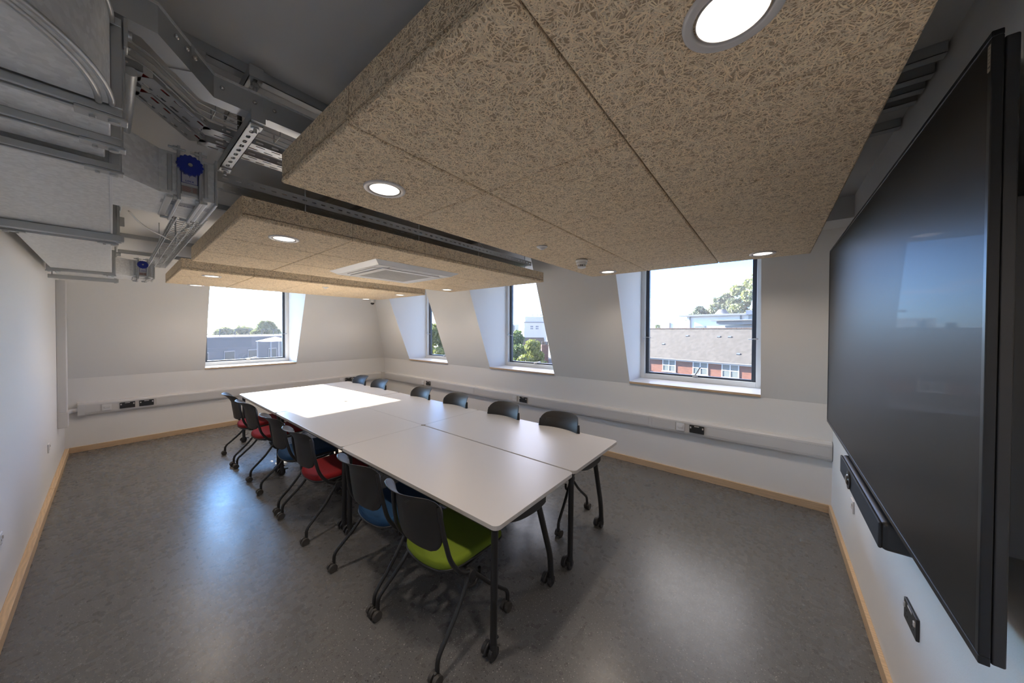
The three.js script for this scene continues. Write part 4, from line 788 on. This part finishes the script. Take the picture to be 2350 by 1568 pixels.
{ // modern pale building behind
  const turn = -0.2;
  const t = thing('modern_building', 'pale rendered flat roofed building with blue grey eaves, behind the tiled roof', 'building', [-4.8, GY, -63], turn);
  const y = (v) => v - GY;
  mesh('wall', [box(0, 26, 0, y(4.35), -12, 0), box(-4.6, 0, 0, y(3.55), -12, -1.0)], M.render, t);
  mesh('wing_wall', [box(6.9, 26, 0, y(2.6), -3, 2.3)], M.renderGrey, t);
  const roof = mesh('eaves', [box(-1.0, 9.6, y(4.35), y(4.62), -13, 1.0), box(9.6, 26, y(4.45), y(5.0), -13, 1.2)], M.roofGrey, t);
  mesh('eaves_board', [box(9.5, 26, y(4.35), y(5.05), 1.2, 1.3), box(-1.0, 9.6, y(4.30), y(4.40), 1.0, 1.06)], M.slateBlue, roof);
  mesh('canopy', [box(5.2, 26, y(3.35), y(3.5), -1, 4.2), box(6.0, 26, y(2.75), y(3.3), 1.2, 3.4)], M.roofGrey, t);
  mesh('upper_band', [box(9.6, 26, y(3.5), y(4.4), 0.02, 0.3)], M.renderGrey, t);
  mesh('downpipe', [box(0.5, 0.68, 0, y(4.3), 0.02, 0.18), box(-3.7, -3.5, 0, y(3.3), -0.98, -0.82), box(8.4, 8.6, y(3.5), y(4.3), 0.02, 0.2), box(10.6, 10.8, 0, y(2.6), 2.32, 2.5)], M.gutter, t);
  const win = (x, yy, w, h, z) => { const f = mesh('window', box(x - w / 2 - 0.08, x + w / 2 + 0.08, y(yy) - 0.08, y(yy) + h + 0.08, z, z + 0.06), M.slateBlue, t); mesh('pane', box(x - w / 2, x + w / 2, y(yy), y(yy) + h, z + 0.05, z + 0.075), M.winGlass, f); };
  win(2.3, 1.75, 1.6, 0.75, 0.02); win(13.6, 1.5, 1.8, 0.8, 2.32); win(17.2, 1.5, 1.8, 0.8, 2.32);
  mesh('rooflight', [new THREE.CylinderGeometry(0.6, 1.5, 1.0, 4).rotateY(PI / 4).translate(4.2, y(5.2), -5)], M.roofGrey, t);
}
// trees seen in the right hand window
const crown = (w, h, n, r0, r1) => { const b = []; for (let i = 0; i < n; i++) { const k = i / (n - 1), a = i * 2.4, q = Math.sqrt(Math.max(0, 1 - Math.pow(2 * Math.max(k, 0.30) - 0.9, 2))) * 0.9, r = rr(r0, r1) * (1 - 0.35 * k); b.push([Math.cos(a) * q * w * rr(0.5, 1), h * (0.45 + 0.55 * k) - r * 0.9, Math.sin(a) * q * w * 0.8, r]); } return b; };
const blobsFor = (w, h, n, r0, r1) => { const b = []; for (let i = 0; i < n; i++) { const a = rnd() * PI * 2, q = Math.sqrt(rnd()); b.push([Math.cos(a) * q * w, h * rr(0.42, 1) - q * h * 0.15, Math.sin(a) * q * w * 0.8, rr(r0, r1)]); } return b; };
tree('tall bushy green tree at the right edge of the right hand window', [5.2, GY, -95], crown(6.5, 25.2, 24, 1.7, 2.7), 0.55, M.leafC, 14000, 17);
tree('broad green tree behind the pale building, centre of the right hand window', [-1.6, GY, -97], crown(6.0, 20.0, 20, 1.6, 2.6), 0.5, M.leafD, 14000, 14);
tree('lower dark green tree at the left end of the right hand window tree line', [-7.6, GY, -95], crown(4.2, 16.6, 16, 1.3, 2.1), 0.45, M.leafB, 9000, 12);
tree('small round green tree alone at the left side of the right hand window', [-11.7, GY, -70], crown(1.7, 11.2, 10, 0.8, 1.2), 0.3, M.leafA, 4000, 8);
// bushes and trees in the other windows
tree('leafy tree close outside the farthest side window', [-7.3, GY, -7.2], crown(1.9, 10.3, 22, 0.6, 0.95), 0.15, M.leafC, 14000, 8);
tree('bright green shrub low in the middle side window, left part', [-5.6, GY, -12.4], crown(1.5, 9.9, 20, 0.6, 0.95), 0.15, M.leafA, 12000, 7);
tree('yellow green shrub low in the middle side window, right part', [-3.7, GY, -11.6], crown(1.1, 9.35, 18, 0.5, 0.8), 0.13, M.leafC, 11000, 7);
{ // pale tower block and terrace outside the middle side window
  const t = thing('tower_block', 'plain white tower block with small square windows, outside the middle side window', 'building', [-55.5, GY, -86.5], 0.68);
  const y = (v) => v - GY;
  mesh('wall', [box(-3.6, 4.0, 0, y(4.3), -8, 0), box(-3.4, 3.8, y(4.55), y(6.4), -7, -0.4)], M.render, t);
  mesh('parapet', [box(-3.8, 4.2, y(4.25), y(4.6), -8.2, 0.2)], M.roofGrey, t);
  for (const [x, yy] of [[-1.3, 2.7], [-0.8, 2.7], [-1.3, 2.0], [-0.8, 2.0], [0.5, 2.7], [1.0, 2.7], [0.5, 2.0], [1.0, 2.0], [2.6, -1.9], [3.1, -1.9], [3.0, -2.8]]) { const f = mesh('window', box(x - 0.22, x + 0.22, y(yy), y(yy) + 0.55, 0, 0.05), M.fascia, t); mesh('pane', box(x - 0.17, x + 0.17, y(yy) + 0.05, y(yy) + 0.5, 0.04, 0.07), M.slateBlue, f); }
  const aer = []; for (const x of [-0.5, 1.2, 2.5]) aer.push(box(x - 0.4, x + 0.4, y(6.9), y(7.2), -4, -3.9), box(x - 0.03, x + 0.03, y(6.4), y(7.2), -4, -3.94));
  mesh('aerials', aer, M.roofGrey, t);
  const w = thing('office_wing', 'low pale block with a strip of dark tall windows left of the white tower', 'building', [-63.8, GY, -80.0], 0.68);
  mesh('wall', [box(-6, 5, 0, y(3.7), -6, 0)], M.render, w);
  mesh('pitched_roof', [new THREE.BoxGeometry(11, 0.2, 4.4).rotateX(0.75).translate(-0.5, y(-1.0) + 0.2, 1.4)], M.roofGrey, w);
  for (let i = 0; i < 5; i++) { const f = mesh('window', box(-4.2 + i * 1.7, -3.2 + i * 1.7, y(1.3), y(3.3), 0, 0.06), M.slateBlue, w); mesh('pane', box(-4.05 + i * 1.7, -3.35 + i * 1.7, y(1.45), y(3.15), 0.05, 0.08), M.winGlass, f); }
  const c = thing('terrace_house', 'brown roofed house with a brick chimney outside the middle side window', 'building', [-27.5, GY, -45], 0.68);
  mesh('wall', metric(box(-5, 2.4, 0, y(-2.4), -5, 0)), M.brick, c);
  mesh('roof', metric(alongX([[0.4, y(-2.5)], [-2.5, y(0.3)], [-5.4, y(-2.5)]], -5.2, 2.6)), M.roofBrown, c);
  const k = thing('chimney_house', 'dark brick chimney with pots on a grey roof, right side of the middle side window', 'building', [-14.47, GY, -29.5], 0.68);
  mesh('chimney', metric(box(-0.42, 0.42, y(-3.4), y(-0.1), -0.42, 0.42)), M.brick, k);
  mesh('chimney_pots', [-0.25, 0.05, 0.3].map((x) => cyl(V(x, y(-0.1), 0), V(x, y(0.3), 0), 0.11, 0.09, 10)), M.roofBrown, k);
  mesh('roof', metric(alongX([[3.0, y(-4.6)], [-0.2, y(-1.9)], [-3.4, y(-4.6)]], -2.0, 7)), M.roofGrey, k);
  mesh('wall', metric(box(-1.8, 6.8, 0, y(-4.6), -3, 2.6)), M.render, k);
  const l = thing('annexe_roof', 'pale flat roof just outside the middle side window, below the shrubs', 'building', [0.4, GY, -9.5], 0.1);
  mesh('slab', box(-3.2, 2.6, 0, y(-1.05), -1.8, 2.2), M.concrete, l);
}
{ // outside the end wall window
  const t = thing('flat_roof_block', 'long blue grey flat roofed block outside the end wall window', 'building', [-44, GY, -6], PI / 2 + 0.62);
  const y = (v) => v - GY;
  mesh('wall', metric(box(-24, 24, 0, y(0.65), -10, 0)), M.renderGrey, t);
  const roof = mesh('parapet', [box(-24.1, 24.1, y(0.66), y(0.80), -10.1, 0.1)], M.canopy, t);
  const rail = []; for (let x = -24; x <= 24; x += 2) rail.push(box(x - 0.03, x + 0.03, y(0.8), y(1.7), -1, -0.94)); rail.push(box(-24, 24, y(1.66), y(1.70), -1, -0.95));
  mesh('roof_railing', rail, M.roofGrey, roof);
  for (let i = 0; i < 14; i++) { const x = -21 + i * 3.2, f = mesh('window', box(x - 0.7, x + 0.7, y(-2.6), y(-0.9), 0, 0.06), M.fascia, t); mesh('pane', box(x - 0.62, x + 0.62, y(-2.5), y(-1.0), 0.05, 0.08), M.winGlass, f); }
  const c = thing('garden_canopy', 'white pointed canopy roof outside the end wall window', 'canopy', [-28.9, GY, -5.4], 0.3);
  mesh('fabric', new THREE.ConeGeometry(1.5, 0.42, 4, 1).rotateY(PI / 4).translate(0, y(0.80), 0), M.canopy, c);
  const poles = []; for (const a of [-0.95, 0.95]) for (const b of [-0.95, 0.95]) poles.push(cyl(V(a, 0, b), V(a, y(0.6), b), 0.05, 0.05, 8));
  mesh('poles', poles, M.fascia, c);
  tree('hazy conical tree beyond the flat roofed block', [-78.1, GY, -16.9], [[0, 6, 0, 3.4], [0.6, 8.5, 0, 2.4], [-0.8, 8, 0.4, 2.4], [0, 10.4, 0, 1.5]], 0.6, M.leafD, 5000, 9);
  tree('low rounded hazy tree beyond the flat roofed block', [-112, GY, -14.5], blobsFor(7, 10.4, 12, 1.5, 2.4), 0.8, M.leafD, 5000, 8);
  tree('low wide hazy trees at the left of the end wall view', [-118, GY, 0], blobsFor(10, 9.9, 12, 1.5, 2.4), 0.8, M.leafD, 5000, 8);
  const pts = [], nx = 40; const g = new THREE.PlaneGeometry(1500, 260, nx, 6).rotateX(-PI / 2); const p = g.attributes.position;
  for (let i = 0; i < p.count; i++) { const x = p.getX(i), z = p.getZ(i), k = 1 - Math.abs(z) / 130; p.setY(i, Math.max(0, k) * (26 + 5 * Math.sin(x * 0.013) + 3 * Math.sin(x * 0.041 + 1))); }
  g.computeVertexNormals();
  const h = mesh('hills', g.rotateY(PI / 2 + 0.2).translate(-830, GY, -150), M.hill); h.userData.kind = 'structure';
}

renderer.render(scene, camera);
